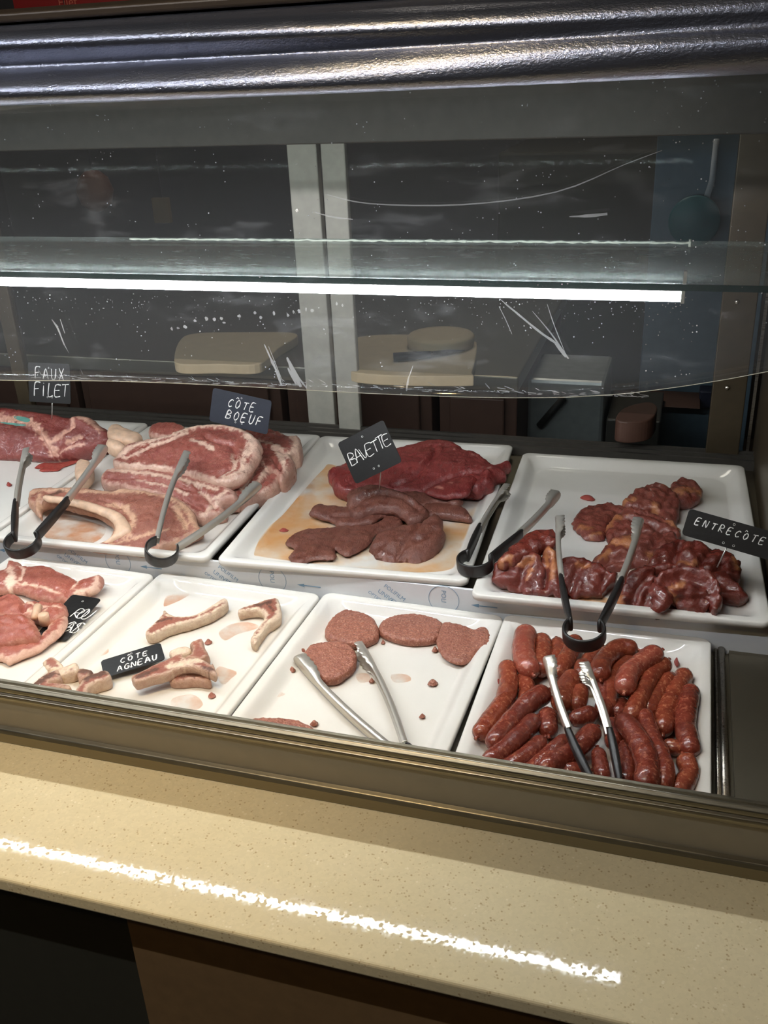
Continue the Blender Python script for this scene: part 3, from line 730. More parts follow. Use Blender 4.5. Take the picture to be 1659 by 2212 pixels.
def tongs(label, C, tip1, tip2, L, grip=True, R=.026, gl=.40, band=.020, L2=None, tz=None):
    C = np.array(C, float); A = [at_z(tip1, tz), at_z(tip2, tz)] if tz else [at_dist(tip1, C, L), at_dist(tip2, C, L2 or L)]
    root = empty('tongs', tuple(C), label, 'tongs', 'meat tongs on the display')
    b, c, n = frame_basis(C, A[0], A[1])
    # spring ring
    th0 = math.radians(48)
    sgn = 1 if np.dot(A[0] - C, c) > 0 else -1
    arc = [C + R * (math.cos(a) * b + math.sin(a) * c) for a in np.linspace(th0, 2 * PI - th0, 40)]
    mb = MB(); sweep_rect(mb, arc, [band] * 40, [.0055 if grip else .004] * 40, n)
    mb.build('spring_ring', M['grip'], root, True)
    for k in (0, 1):
        sg = sgn if k == 0 else -sgn
        S = C + R * (math.cos(th0) * b + sg * math.sin(th0) * c)
        D = A[k] - S; LL = np.linalg.norm(D); D /= LL
        out = sg * c - D * np.dot(sg * c, D); out /= np.linalg.norm(out)
        bow = lambda f: out * (.006 * math.sin(PI * min(1, f * 1.05)))
        if grip:
            fs_ = np.linspace(-.02, gl, 16); pts = [S + D * LL * f + bow(max(f, 0)) for f in fs_]
            w = [band * (1 - .25 * i / 15) for i in range(16)]; t_ = [.0062 + .005 * math.sin(PI * (i + 1) / 17) for i in range(16)]; w[-1] *= .8; t_[-1] *= .7
            mb = MB(); sweep_rect(mb, pts, w, t_, n); mb.build('handle', M['grip'], root, True)
        # steel arm: shallow channel ending in a scalloped scoop
        f0 = gl - .05 if grip else 0.0
        NF = 110; vs = []; fc = []
        SEC = [(-1, 1), (-1, .55), (-.96, .16), (-.6, 0), (0, 0), (.6, 0), (.96, .16), (1, .55), (1, 1)]; NW = len(SEC)
        for i in range(NF + 1):
            f = f0 + (1 - f0) * i / NF
            s = (f - f0) / (1 - f0); u = (s - .68) / .32
            w = .0150 - .002 * s; ch = .0085
            if u > 0:
                w += .010 * smooth01(u * 2.0); ch += .0055 * smooth01(u * 2.0)
                if u > .12: ch += .0024 * abs(math.sin(u * PI * 6.5))
                if u > .82:
                    e = math.sqrt(max(.03, 1 - ((u - .82) / .185) ** 2)); w *= e; ch *= e
            P = S + D * LL * f + bow(f)
            sv = np.cross(D, n); sv /= np.linalg.norm(sv); nn = np.cross(sv, D)
            if np.dot(sv, out) < 0: sv = -sv
            for a_, b_ in SEC: vs.append(P + nn * (w / 2 * a_) - sv * (ch * b_) + sv * .003)
        for i in range(NF):
            for j in range(NW - 1):
                fc.append((i * NW + j, i * NW + j + 1, (i + 1) * NW + j + 1, (i + 1) * NW + j))
        o = link_mesh('arm', vs, fc, M['tong'], root, True)
        sd = o.modifiers.new('solid', 'SOLIDIFY'); sd.thickness = .0011; sd.offset = 0
    return root

c5 = CM(0, 850, 2.37); c7 = CM(960, 960, 2.373); c9 = CM(440, 1260, 2.37); c10 = CM(940, 1300, 2.307); c6 = CM(560, 860, 2.765); c8 = CM(0, 1180, 2.304)
def ring_at(px, z): return at_z(px, z)
tongs('black handled tongs standing on the sirloin tray edge at far left', at_z(c5((116, 765)), ZR + .018), c5((130, 292)), c5((545, 275)), .30, True, .031, .40, .024)
tongs('steel tongs with a bare dark ring lying on the ribs of beef', at_z(c5((828, 808)), ZR + .012), c5((948, 300)), c5((1335, 472)), .285, False, .029, .0, .026, .27)
tongs('black handled tongs resting between the bavette and entrecote trays', at_z(c7((158, 605)), ZR + .016), c7((312, 218)), c7((588, 255)), .285, True, .030, .40, .024)
tongs('black handled tongs leaning on the entrecote, ring hanging over the sausages', at_z(c7((716, 965)), ZR + .020), c7((577, 380)), c7((1012, 392)), .30, True, .030, .42, .024)
tongs('steel tongs lying among the minced beef patties in front tray', at_z(c9((1012, 868)), FF + .011), c9((470, 385)), c9((803, 310)), .225, False, .016, .0, .014, .235, FF + .013)
tongs('black handled tongs lying on top of the pile of sausages', at_z(c10((872, 962)), FF + .030), c10((548, 285)), c10((756, 312)), .27, True, .022, .46, .018, None, FF + .082)

# ---------------------------------------------------------------- slate signs with chalk lettering
GL = {
 'A': [[(0, 0), (.42, 1), (.85, 0)], [(.18, .38), (.68, .4)]], 'B': [[(0, 0), (.05, 1), (.6, .92), (.62, .66), (.05, .52), (.72, .42), (.7, .08), (0, 0)]],
 'C': [[(.8, .85), (.5, 1), (.12, .7), (.08, .3), (.4, 0), (.8, .14)]], 'D': [[(0, 0), (.05, 1), (.6, .85), (.75, .45), (.5, .08), (0, 0)]],
 'E': [[(.78, 1), (.05, .96), (0, 0), (.75, .02)], [(.02, .5), (.6, .54)]], 'F': [[(.8, 1), (.06, .95), (0, 0)], [(.03, .5), (.58, .55)]],
 'G': [[(.8, .85), (.45, 1), (.1, .6), (.15, .15), (.5, 0), (.8, .2), (.8, .45), (.5, .45)]], 'I': [[(.3, .8), (.3, 0)], [(.3, 1), (.3, .96)]],
 'L': [[(.1, 1), (.05, 0), (.7, .05)]], 'N': [[(0, 0), (.05, 1), (.7, 0), (.78, 1)]], 'O': [[(.4, 1), (.08, .7), (.08, .25), (.4, 0), (.75, .3), (.72, .75), (.4, 1)]],
 'Q': [[(.4, .8), (.05, .5), (.1, .1), (.45, .05), (.7, .4), (.4, .8)]], 'R': [[(0, 0), (.04, 1), (.65, .88), (.6, .58), (.03, .48), (.75, 0)]],
 'S': [[(.75, .9), (.35, 1), (.1, .75), (.65, .4), (.6, .05), (.05, .05)]], 'T': [[(0, .95), (.9, 1)], [(.45, .97), (.4, 0)]], 'U': [[(.05, 1), (.1, .2), (.4, 0), (.7, .2), (.78, 1)]],
 'V': [[(0, 1), (.4, 0), (.8, 1)]], 'X': [[(0, 1), (.75, 0)], [(.75, 1), (0, 0)]], 'Y': [[(0, 1), (.4, .5)], [(.85, 1), (.3, 0)]], '^': [[(.15, 1.12), (.4, 1.32), (.65, 1.15)]],
}
def sign(label, corners, cen, nrm, lines, mat='slate', pin=None, thick=.0014, grp='slate price signs', stroke=.0011, holes=True, seed=1, size=None):
    nrm = np.array(nrm, float); nrm /= np.linalg.norm(nrm); cen = np.array(cen, float)
    TL, TR, BR, BL = [at_plane(p, cen, nrm) for p in corners]
    u = (TR - TL) + (BR - BL); u /= np.linalg.norm(u); v = (TL - BL) + (TR - BR); v -= u * np.dot(u, v); v /= np.linalg.norm(v)
    w = (np.linalg.norm(TR - TL) + np.linalg.norm(BR - BL)) / 2; h = (np.linalg.norm(TL - BL) + np.linalg.norm(TR - BR)) / 2
    if size: w, h = size
    O = (TL + TR + BR + BL) / 4; f = np.cross(u, v)
    if np.dot(f, EYE - O) < 0: f = -f
    root = empty('slate_sign', tuple(O), label, 'price sign', grp)
    P = lambda a, b, d=0: O + u * a + v * b + f * d
    rr = rrect(w, h, .006, 5); m = len(rr)
    vs = [P(a, b, thick / 2) for a, b in rr] + [P(a, b, -thick / 2) for a, b in rr]
    fs = [tuple(range(m)), tuple(range(2 * m - 1, m - 1, -1))] + [(i, (i + 1) % m, m + (i + 1) % m, m + i) for i in range(m)]
    link_mesh('board', vs, fs, M[mat], root, False)
    mb = MB(); rn = random.Random(seed)
    def stroke_line(pts, wd):
        c = catmull(pts, 4) if len(pts) > 2 else [np.array(pts[0]), (np.array(pts[0]) + np.array(pts[1])) / 2, np.array(pts[1])]
        vv = []; L = len(c)
        for i, q in enumerate(c):
            t = c[min(i + 1, L - 1)] - c[max(i - 1, 0)]; s = np.array([-t[1], t[0]]); s /= np.linalg.norm(s) + 1e-9
            ww = wd * rn.uniform(.55, 1.25)
            for g in (1, -1): vv.append(P(q[0] + s[0] * ww * g, q[1] + s[1] * ww * g, thick / 2 + .0002))
        mb.add(vv, [(2 * i, 2 * i + 1, 2 * i + 3, 2 * i + 2) for i in range(L - 1)])
    for txt, x0, y0, hh, adv, slope, lean in lines:     # x0,y0 as fractions of the board from its lower left corner
        x = (x0 - .5) * w; y = (y0 - .5) * h
        for chh in txt:
            if chh == '^':
                for st in GL['^']: stroke_line([(x - adv * w + a * hh * h * .7, y - slope * adv * w + b * hh * h) for a, b in st], stroke * .8)
                continue
            if chh in GL:
                jh = rn.uniform(.88, 1.1)
                for st in GL[chh]:
                    stroke_line([(x + (a * .72 + lean * b) * hh * h, y + b * hh * h * jh) for a, b in st], stroke)
            x += adv * w; y += slope * adv * w
    if holes:
        for a, b in ((0, .38), (-.05, -.36), (.06, -.36)):
            pts = [(a * w + .0016 * math.cos(k * PI / 5), b * h + .0016 * math.sin(k * PI / 5)) for k in range(11)]
            stroke_line(pts, .0003)
    mb.build('chalk_lettering', M['chalk'], root)
    if pin is not None:
        p0 = P(pin[0] * w, -h / 2 + .004, -.0012); p1 = np.array(pin[1])
        pm = MB(); pm.tube([p0, p1], .0011, 8); pm.build('pin', M['pin'], root, True)
    return root

cs = CM(40, 780, 2.765)
NF_ = (-.1, -1, .28)
cen = at_y((106, 826), 1.80)
sign('black slate sign reading FAUX FILET on a white pin above the sirloin joint', [(62, 782), (152, 787), (152, 872), (62, 868)], cen, NF_, [('FAUX', .17, .60, .27, .19, -.02, .05), ('FILET', .13, .16, .32, .165, .02, .1)], 'slate', (.05, at_y((112, 905), 1.79)), seed=2, stroke=.0013)
cen = at_y((525, 888), 1.76)
sign('blue black slate sign reading COTE BOEUF behind the largest rib of beef', [cs((1185, 165)), cs((1530, 245)), cs((1470, 432)), cs((1118, 350))], cen, NF_, [('CO^TE', .28, .56, .24, .125, 0, .25), ('BOEUF', .27, .20, .26, .13, 0, .25)], 'slateb', (0, at_y((528, 950), 1.755)), seed=4, stroke=.0011)
cen = at_y((799, 975), 1.60)
sign('black slate sign reading BAVETTE tilted on a pin over the bright red flank', [c6((493, 262)), c6((762, 118)), c6((832, 390)), c6((552, 522))], cen, (-.05, -1, .35), [('BAVETTE', .08, .40, .27, .125, .06, .02)], 'slate', (.06, at_y(c6((716, 556)), 1.61)), seed=5, stroke=.0008)
ce = CM(1300, 1060, 4.62)
cen = at_y((1580, 1155), 1.42)
sign('black slate sign reading ENTRECOTE leaning over the tray at the right edge', [ce((885, 190)), ce((1790, 425)), ce((1730, 720)), ce((785, 425))], cen, (-.1, -1, .45), [('ENTRECO^TE', .10, .50, .25, .087, -.02, .2)], 'slate', (.0, at_y(ce((1150, 765)), 1.41)), seed=6, stroke=.0008)
zs = FF + .012
cen = at_z(c8((405, 350)), zs)
sign('black slate sign with scribbled lettering lying beside the lamb slices at far left', [c8((385, 246)), c8((531, 270)), c8((300, 466)), c8((150, 440))], cen, (0.05, -.12, 1), [('ROU', .52, .50, .22, .15, 0, .2), ('GNS', .55, .18, .22, .15, 0, .2)], 'slate', None, seed=7, stroke=.0011)
zs = FF + .016
cen = at_z(c8((660, 570)), zs)
sign('black slate sign reading COTE AGNEAU lying among the lamb chops', [c8((472, 583)), c8((772, 494)), c8((850, 548)), c8((548, 645))], cen, (0, -.15, 1), [('CO^TE', .30, .52, .26, .125, 0, .15), ('AGNEAU', .22, .12, .28, .115, 0, .15)], 'slate', None, seed=8, stroke=.0011)
# ---------------------------------------------------------------- meat
FATW = lin(236, 206, 184); FATY = lin(184, 120, 78)
MM = dict(
    rib=meat_mat('fresh rib of beef', lin(142, 74, 66), lin(172, 102, 88), lin(236, 204, 182), marb=.30, scale=48),
    ribold=meat_mat('aged rib of beef', lin(140, 84, 72), lin(172, 112, 94), lin(216, 174, 144), marb=.25, scale=60),
    sir=meat_mat('sirloin', lin(118, 50, 47), lin(146, 76, 68), lin(228, 178, 156), marb=.16, scale=55),
    bavr=meat_mat('bright red flank', lin(116, 40, 40), lin(144, 62, 57), lin(206, 140, 124), marb=.16, scale=70, rough=.30, fib=(1, .45, 1)),
    bavb=meat_mat('brown flank', lin(102, 58, 48), lin(128, 80, 66), lin(160, 116, 96), marb=.12, scale=80, rough=.36, fib=(1, .5, 1)),
    ent=meat_mat('dark entrecote', lin(92, 34, 28), lin(128, 58, 46), FATY, marb=.10, scale=45, rough=.22, coat=.4),
    entl=meat_mat('lighter entrecote', lin(114, 52, 44), lin(144, 80, 66), FATY, marb=.16, scale=45, rough=.30, coat=.25),
    lamb=meat_mat('lamb leg slice', lin(150, 76, 63), lin(180, 104, 86), lin(240, 204, 182), marb=.26, scale=50, rough=.36),
    chop=meat_mat('lamb chop', lin(146, 84, 70), lin(172, 108, 88), lin(240, 220, 194), marb=.2, scale=70, rough=.4),
    bit=meat_mat('meat scrap', lin(150, 50, 46), lin(176, 84, 70), lin(220, 160, 140), marb=.2, scale=90),
)
def mince_mat():
    t = NT('minced beef'); v = t.voro(260, 'F1', 'Distance'); n = t.noise(150, 4, .6); n2 = t.noise(340, 3, .6)
    c = t.mix(t.ramp(n, [(.35, 0.), (.65, 1.)]), lin(140, 84, 68), lin(170, 112, 92))
    c = t.mix(t.math('MULTIPLY', t.ramp(n2, [(.60, 0.), (.68, 1.)]), .65), c, lin(228, 186, 158))
    return t.done(t.pbsdf(c, .42, 0, t.bump(t.math('ADD', v, n), .7, .002), .5, .1))
def sausage_mat(name, a, b, sp):
    t = NT(name); n = t.noise(70, 4, .65); n2 = t.noise(190, 3, .6); n3 = t.noise(22, 2)
    c = t.mix(t.ramp(n, [(.35, 0.), (.65, 1.)]), a, b)
    c = t.mix(t.math('MULTIPLY', t.ramp(n2, [(.54, 0.), (.66, 1.)]), .6), c, sp)
    c = t.mix(t.math('MULTIPLY', t.ramp(n3, [(.45, 0.), (.65, 1.)]), .35), c, tuple(q * .6 for q in a[:3]) + (1,))
    return t.done(t.pbsdf(c, t.ramp(n3, [(.3, .18), (.7, .32)]), 0, t.bump(t.math('ADD', n, n2), .6, .0018), .5, .6, Coat_Roughness=.08))
MM['mince'] = mince_mat()
SAU = [sausage_mat('red sausage skin', lin(130, 55, 38), lin(156, 78, 53), lin(202, 130, 94)), sausage_mat('dark red sausage skin', lin(112, 44, 33), lin(138, 64, 47), lin(186, 112, 84)),
       sausage_mat('pinkish sausage skin', lin(148, 68, 54), lin(172, 92, 72), lin(212, 146, 118))]

def T(o, label, cat='meat', group=None): return tag(o, label, cat, group)

# ---- sirloin joint in the left rear tray
o = slab('sirloin_joint', c5, [(-140, 110), (-60, 66), (30, 62), (120, 76), (250, 95), (340, 112), (400, 104), (440, 110), (480, 140), (520, 168), (555, 195), (562, 225), (520, 265), (450, 295), (380, 312), (300, 328), (200, 338), (100, 338), (0, 336), (-140, 330)],
         RF + .014, RF + .108, .055, MM['sir'], RF, wr=.002, fat=[([(-130, 130), (0, 132), (120, 140), (200, 180), (232, 230)], .011), ([(232, 225), (262, 268), (275, 300)], .012), ([(370, 118), (378, 170), (330, 215), (290, 240)], .008), ([(400, 112), (470, 150), (510, 185)], .008), ([(350, 250), (420, 222)], .005), ([(300, 300), (380, 270), (440, 262)], .004)],
         crease=[([(210, 190), (235, 260), (262, 312)], .004, .010), ([(300, 240), (345, 200), (385, 170)], .004, .008), ([(290, 310), (350, 260), (430, 225)], .004, .008), ([(-130, 150), (60, 160), (190, 205)], .003, .006)],
         ridge=[([(230, 215), (258, 265), (272, 298)], .008, .008), ([(380, 130), (440, 160), (500, 190)], .010, .008)], bulge=.012, edge=.016, nz=.003, ns=40, fiber=.3, jit=.002)
T(o, 'large dark red sirloin joint with pale fat and green ink in the left back tray')
gm = MB()
for pl in ([(0, 118), (60, 122), (110, 128), (150, 138)], [(275, 98), (320, 102), (360, 110)]):
    pts = [at_slope(c5(p), RF + .035, .62, at_z(c5((200, 338)), RF + .035)[1]) for p in pl]
    pts = catmull([p + (EYE - p) / np.linalg.norm(EYE - p) * .012 for p in pts], 4)
# the green ink is a stain of the joint's own skin
ink = M['ink'] = plain('green inspection ink', lin(96, 150, 138), .5)
def patch(parent, cm, outline, lift=.0008, mat=None, name='ink_stain'):
    """a small stain draped on the parent's traced surface by ray casting onto its mesh."""
    from mathutils.bvhtree import BVHTree
    me = parent.data; vs = [v.co.copy() for v in me.vertices]; bvh = BVHTree.FromPolygons(vs, [tuple(p.vertices) for p in me.polygons])
    o2 = resample(catmull([np.array(q, float) for q in outline], 5, True), 9.0, True); m = len(o2)
    mn, mx = o2.min(0), o2.max(0); G = np.array([(x, y) for x in np.arange(mn[0], mx[0], 9) for y in np.arange(mn[1], mx[1], 9)]); G = G[inside(G, o2)]
    if len(G): G = G[seg_dist(G, o2, True) > 4]
    al = np.vstack([o2, G]) if len(G) else o2
    cv, ce_, cf, *_ = geometry.delaunay_2d_cdt([Vector(p) for p in al], [(i, (i + 1) % m) for i in range(m)], [], 1, 1e-5)
    pts = []
    for q in cv:
        w = ray(cm((q.x, q.y))); w = Vector(w).normalized(); h = bvh.ray_cast(Vector(EYE), w)
        pts.append(None if h[0] is None else np.array(h[0]) + np.array(h[1]) * lift)
    fs = [tuple(f) for f in cf if all(pts[i] is not None for i in f)]
    if not fs: return None
    pts = [p if p is not None else np.zeros(3) for p in pts]
    used = sorted({i for f in fs for i in f}); mp = {i: k for k, i in enumerate(used)}
    return link_mesh(name, [pts[i] for i in used], [tuple(mp[i] for i in f) for f in fs], mat or ink, parent, True)
p = patch(o, c5, [(70, 118), (120, 120), (155, 134), (140, 148), (95, 138)])
p = patch(o, c5, [(0, 146), (60, 150), (130, 160), (125, 166), (40, 160)])
p = patch(o, c5, [(270, 97), (310, 98), (370, 112), (330, 114)])
o = slab('meat_scrap', c5, [(178, 374), (220, 352), (300, 352), (400, 338), (380, 350), (320, 372), (295, 388), (240, 392), (200, 390), (210, 378)], RF + .006, RF + .006, .006, MM['bit'], RF, edge=.003, res=.003); T(o, 'flat red meat scrap lying below the sirloin joint', 'meat scrap')
o = slab('meat_scrap', c5, [(32, 460), (44, 452), (56, 460), (44, 468)], RF + .006, RF + .006, .006, MM['bit'], RF, edge=.003, res=.002, jit=0); T(o, 'tiny red meat crumb alone on the left back tray', 'meat scrap')

# ---- ribs of beef
g = 'ribs of beef in the back tray'
o = slab('beef_rib', c5, [(755, 175), (790, 143), (860, 138), (905, 142), (948, 165), (930, 200), (860, 215), (775, 205)], RF + .07, RF + .085, .04, MM['rib'], RF, wr=.0022, res=.004, rim=.5, edge=.010, nz=.002); T(o, 'small dark end of a rib of beef peeking out behind the biggest one', 'meat', g)
o = slab('beef_rib', c5, [(1240, 190), (1370, 168), (1450, 195), (1480, 205), (1530, 205), (1537, 270), (1490, 300), (1505, 345), (1440, 420), (1400, 395), (1300, 330)], RF + .055, RF + .075, .055, MM['rib'], RF, wr=.0022, res=.004, rim=.5, rimw=.006, fat=[([(1500, 215), (1515, 260), (1490, 300)], .010), ([(1330, 240), (1420, 270), (1480, 330)], .006), ([(1400, 270), (1440, 330), (1460, 390)], .007)], crease=[([(1340, 260), (1420, 290), (1470, 300)], .005, .008), ([(1400, 330), (1440, 390)], .004, .008)], edge=.012, nz=.004, ns=60); T(o, 'rib of beef with pale fatty edge at the right end of the heap', 'meat', g)
o = slab('beef_rib', c5, [(1200, 330), (1310, 270), (1390, 320), (1430, 400), (1410, 460), (1330, 505), (1230, 545), (1190, 520), (1180, 440)], RF + .035, RF + .065, .045, MM['rib'], RF, wr=.0022, res=.004, rim=.6, rimw=.006, fat=[([(1240, 480), (1300, 390), (1330, 300)], .008), ([(1290, 480), (1360, 400), (1380, 340)], .006)], crease=[([(1230, 500), (1290, 410), (1320, 310)], .005, .010), ([(1330, 470), (1390, 390)], .004, .008)], edge=.012, nz=.004, ns=60); T(o, 'rib of beef with ragged folds below the right side of the heap', 'meat', g)
o = slab('beef_rib', c5, [(505, 420), (560, 372), (660, 372), (800, 372), (960, 405), (1100, 445), (1190, 478), (1206, 530), (1145, 548), (1135, 600), (1080, 625), (1015, 645), (930, 580), (840, 520), (720, 490), (640, 475), (540, 470)], RF + .022, RF + .070, .05, MM['rib'], RF, wr=.0022, res=.004, rim=.5, rimw=.008, fat=[([(560, 390), (760, 410), (960, 450), (1110, 490)], .006), ([(1100, 560), (1040, 620)], .008), ([(1020, 500), (1090, 540), (1160, 500)], .006), ([(700, 440), (850, 470), (960, 520)], .004)], crease=[([(540, 430), (700, 430), (850, 455), (1000, 500)], .004, .008), ([(640, 460), (800, 480), (960, 550), (1050, 600)], .004, .008), ([(1000, 470), (1060, 530), (1100, 580)], .004, .008)], edge=.014, nz=.004, ns=55, fiber=-.25, fa=.0016, jit=.003); T(o, 'rib of beef with stringy red edge squeezed under the biggest one', 'meat', g)
o = slab('beef_rib', c5, [(585, 315), (640, 255), (720, 228), (800, 215), (880, 195), (960, 168), (1060, 155), (1150, 155), (1230, 170), (1300, 205), (1330, 240), (1325, 290), (1290, 350), (1240, 410), (1180, 440), (1110, 448), (1030, 425), (960, 405), (860, 385), (770, 375), (660, 372), (590, 362), (568, 340)],
         RF + .070, RF + .125, .034, MM['rib'], RF, wr=.0022, res=.004, rim=.75, rimw=.007,
         fat=[([(600, 320), (700, 262), (830, 225), (900, 205), (1000, 172), (1150, 165), (1260, 200)], .010), ([(640, 330), (720, 300), (800, 258), (880, 235), (950, 200)], .006), ([(980, 245), (1040, 265), (1090, 295)], .006), ([(1270, 215), (1300, 245), (1270, 300)], .014), ([(1190, 320), (1200, 380), (1130, 420)], .005), ([(1240, 330), (1230, 390), (1130, 440)], .006), ([(580, 350), (700, 365), (830, 375)], .004)],
         crease=[([(660, 355), (760, 285), (880, 240), (960, 205)], .003, .004), ([(1060, 225), (1120, 255), (1190, 270), (1200, 320)], .006, .009), ([(1200, 310), (1195, 370), (1120, 415)], .004, .006), ([(1250, 250), (1235, 330)], .003, .004)],
         ridge=[([(900, 205), (1000, 175), (1150, 168), (1270, 215)], .008, .005)], bulge=.006, edge=.012, nz=.0022, ns=55, fiber=-.2, fa=.0008, jit=.002); T(o, 'biggest rib of beef on top, wide pink face with white fat rim', 'meat', g)
bn = slab('bone', c5, [(545, 185), (560, 160), (600, 150), (650, 172), (700, 190), (720, 205), (670, 228), (610, 218), (560, 214)], RF + .085, RF + .092, .03, M['bonem'], RF, None, edge=.008, nz=.002); bn.parent = o
bn = slab('bone', c5, [(540, 238), (570, 225), (620, 240), (640, 262), (590, 275), (545, 260)], RF + .075, RF + .080, .03, M['bonem'], RF, None, edge=.007, nz=.002); bn.parent = o
bn = slab('bone', c5, [(382, 352), (405, 330), (440, 333), (468, 350), (462, 385), (440, 405), (400, 420), (380, 400)], RF + .045, RF + .052, .04, M['bonem'], RF, None, edge=.008, nz=.002); bn.parent = o
o = slab('beef_rib', c5, [(140, 500), (165, 480), (230, 470), (300, 472), (420, 470), (480, 478), (560, 488), (640, 475), (720, 482), (800, 500), (880, 510), (940, 545), (985, 590), (1005, 650), (1032, 688), (985, 712), (930, 740), (850, 770), (740, 812), (620, 800), (480, 792), (468, 768), (540, 738), (572, 690), (568, 655), (520, 618), (460, 588), (380, 572), (330, 556), (265, 545), (205, 560), (200, 610), (185, 600), (160, 570), (135, 540)],
         RF + .014, RF + .056, .030, MM['ribold'], RF, wr=.0018, res=.004, rim=.6, rimw=.007,
         fat=[([(160, 500), (260, 490), (400, 500), (520, 500)], .007), ([(500, 500), (620, 500), (700, 490), (800, 505), (900, 540), (960, 600), (1000, 670)], .010), ([(560, 570), (640, 590), (680, 640), (660, 720)], .008), ([(200, 520), (190, 590)], .006), ([(560, 770), (700, 740), (860, 700)], .005), ([(900, 580), (930, 640), (950, 690)], .007)],
         brown=[([(250, 520), (310, 500)], .009)], crease=[([(510, 540), (600, 570), (650, 610), (675, 660)], .004, .004), ([(690, 735), (640, 745), (560, 760)], .003, .004), ([(240, 510), (320, 495)], .004, .004), ([(860, 570), (920, 620), (960, 690)], .004, .004)],
         bulge=.005, edge=.011, nz=.002, ns=60, fiber=-.3, fa=.0006); T(o, 'rib of beef with long curved bone lying at the front of its tray', 'meat', g)
bn = slab('bone', c5, [(225, 515), (330, 525), (440, 545), (540, 575), (610, 605), (650, 650), (668, 690), (640, 715), (600, 735), (540, 760), (520, 755), (560, 735), (585, 690), (575, 652), (520, 615), (440, 585), (340, 556), (230, 540)], RF + .0195, RF + .0585, .012, M['bonem'], RF, None, edge=.004, nz=.001); bn.parent = o
o2 = slab('meat_scrap', c5, [(228, 752), (240, 745), (250, 754), (238, 762)], RF + .006, RF + .006, .006, MM['bit'], RF, edge=.003, res=.002, jit=0); T(o2, 'small brown meat crumb near the black tongs in the rib tray', 'meat scrap')
puddle('juice_stain', c5, [(230, 640), (330, 620), (470, 660), (540, 690), (520, 740), (440, 775), (300, 770), (220, 720)], RF, tr_cot)

# ---- bavette flank
g = 'bavette flank steaks'
fl = M['flankjuice'] = m_juice('peach coloured meat juice', (.97, .80, .62, 1), 9, (.36, .60))
puddle('juice_stain', c6, [(-30, 925), (30, 800), (140, 700), (260, 560), (380, 430), (440, 400), (700, 500), (1000, 500), (1250, 500), (1410, 470), (1350, 620), (1290, 760), (1220, 900), (1160, 1015), (960, 1042), (700, 1024), (400, 995), (150, 968), (0, 945)], RF, tr_bav, fl)
o = slab('flank_steak', c6, [(300, 670), (345, 625), (440, 635), (500, 640), (560, 640), (640, 660), (720, 655), (800, 650), (822, 672), (730, 688), (670, 728), (580, 745), (480, 752), (440, 722), (370, 700)], RF + .016, RF + .024, .016, MM['bavb'], RF, edge=.006, nz=.002, crease=[([(440, 700), (600, 700), (780, 660)], .005, .006)], jit=.0025); T(o, 'thin curled brown flank steak at the left of the bavette heap', 'meat', g)
o = slab('flank_steak', c6, [(960, 600), (1010, 600), (1100, 618), (1200, 632), (1245, 665), (1268, 712), (1180, 702), (1080, 690), (1000, 690), (940, 660)], RF + .018, RF + .026, .018, MM['bavb'], RF, edge=.006, nz=.002, brown=(), jit=.002); T(o, 'narrow brown flank strip pointing right from the middle of the heap', 'meat', g)
o = slab('flank_steak', c6, [(700, 560), (860, 545), (1000, 555), (1200, 585), (1205, 605), (1170, 628), (1060, 610), (960, 640), (820, 620), (720, 600)], RF + .026, RF + .034, .02, MM['bavb'], RF, edge=.007, nz=.002); T(o, 'brown flank steak tucked under the front of the bright red one', 'meat', g)
o = slab('flank_steak', c6, [(155, 850), (200, 805), (270, 775), (380, 770), (480, 755), (600, 750), (690, 740), (770, 690), (840, 700), (845, 740), (760, 770), (690, 800), (655, 855), (560, 912), (505, 920), (450, 885), (448, 940), (330, 945), (220, 976), (182, 930), (210, 882)], RF + .014, RF + .016, .013, MM['bavb'], RF, edge=.006, nz=.0026, ns=90, crease=[([(280, 830), (330, 850)], .004, .003), ([(440, 800), (470, 830)], .004, .003)], jit=.002, fiber=.1); T(o, 'flat brown flank steak lying alone at the front left of the bavette tray', 'meat', g)
o = slab('flank_steak', c6, [(650, 878), (668, 840), (700, 790), (760, 770), (830, 745), (940, 728), (975, 700), (1010, 680), (1050, 670), (1088, 695), (1090, 750), (1108, 780), (1080, 850), (1040, 900), (1000, 935), (940, 966), (870, 960), (800, 966), (740, 955), (690, 940), (672, 900)], RF + .010, RF + .046, .034, MM['bavb'], RF, edge=.014, nz=.003, bulge=.008, crease=[([(1010, 690), (950, 760), (880, 860), (820, 950)], .005, .008), ([(940, 860), (1000, 830), (1060, 780)], .004, .004)], fiber=.5, fa=.001); T(o, 'thick folded brown flank steak at the front right of the bavette tray', 'meat', g)
o = slab('flank_steak', c6, [(522, 600), (532, 545), (600, 520), (690, 505), (780, 530), (870, 560), (930, 590), (985, 630), (1010, 665), (970, 700), (900, 722), (860, 690), (800, 655), (700, 655), (600, 690), (560, 690), (530, 650)], RF + .030, RF + .050, .026, MM['bavb'], RF, edge=.010, nz=.0025, bulge=.006, crease=[([(560, 640), (640, 600), (740, 580), (850, 600), (950, 660)], .006, .008)], ridge=[([(560, 600), (680, 570), (800, 570), (900, 610)], .010, .008)], fiber=-.2, fa=.0012, jit=.002); T(o, 'folded brown flank steak on top in the middle under the sign pin', 'meat', g)
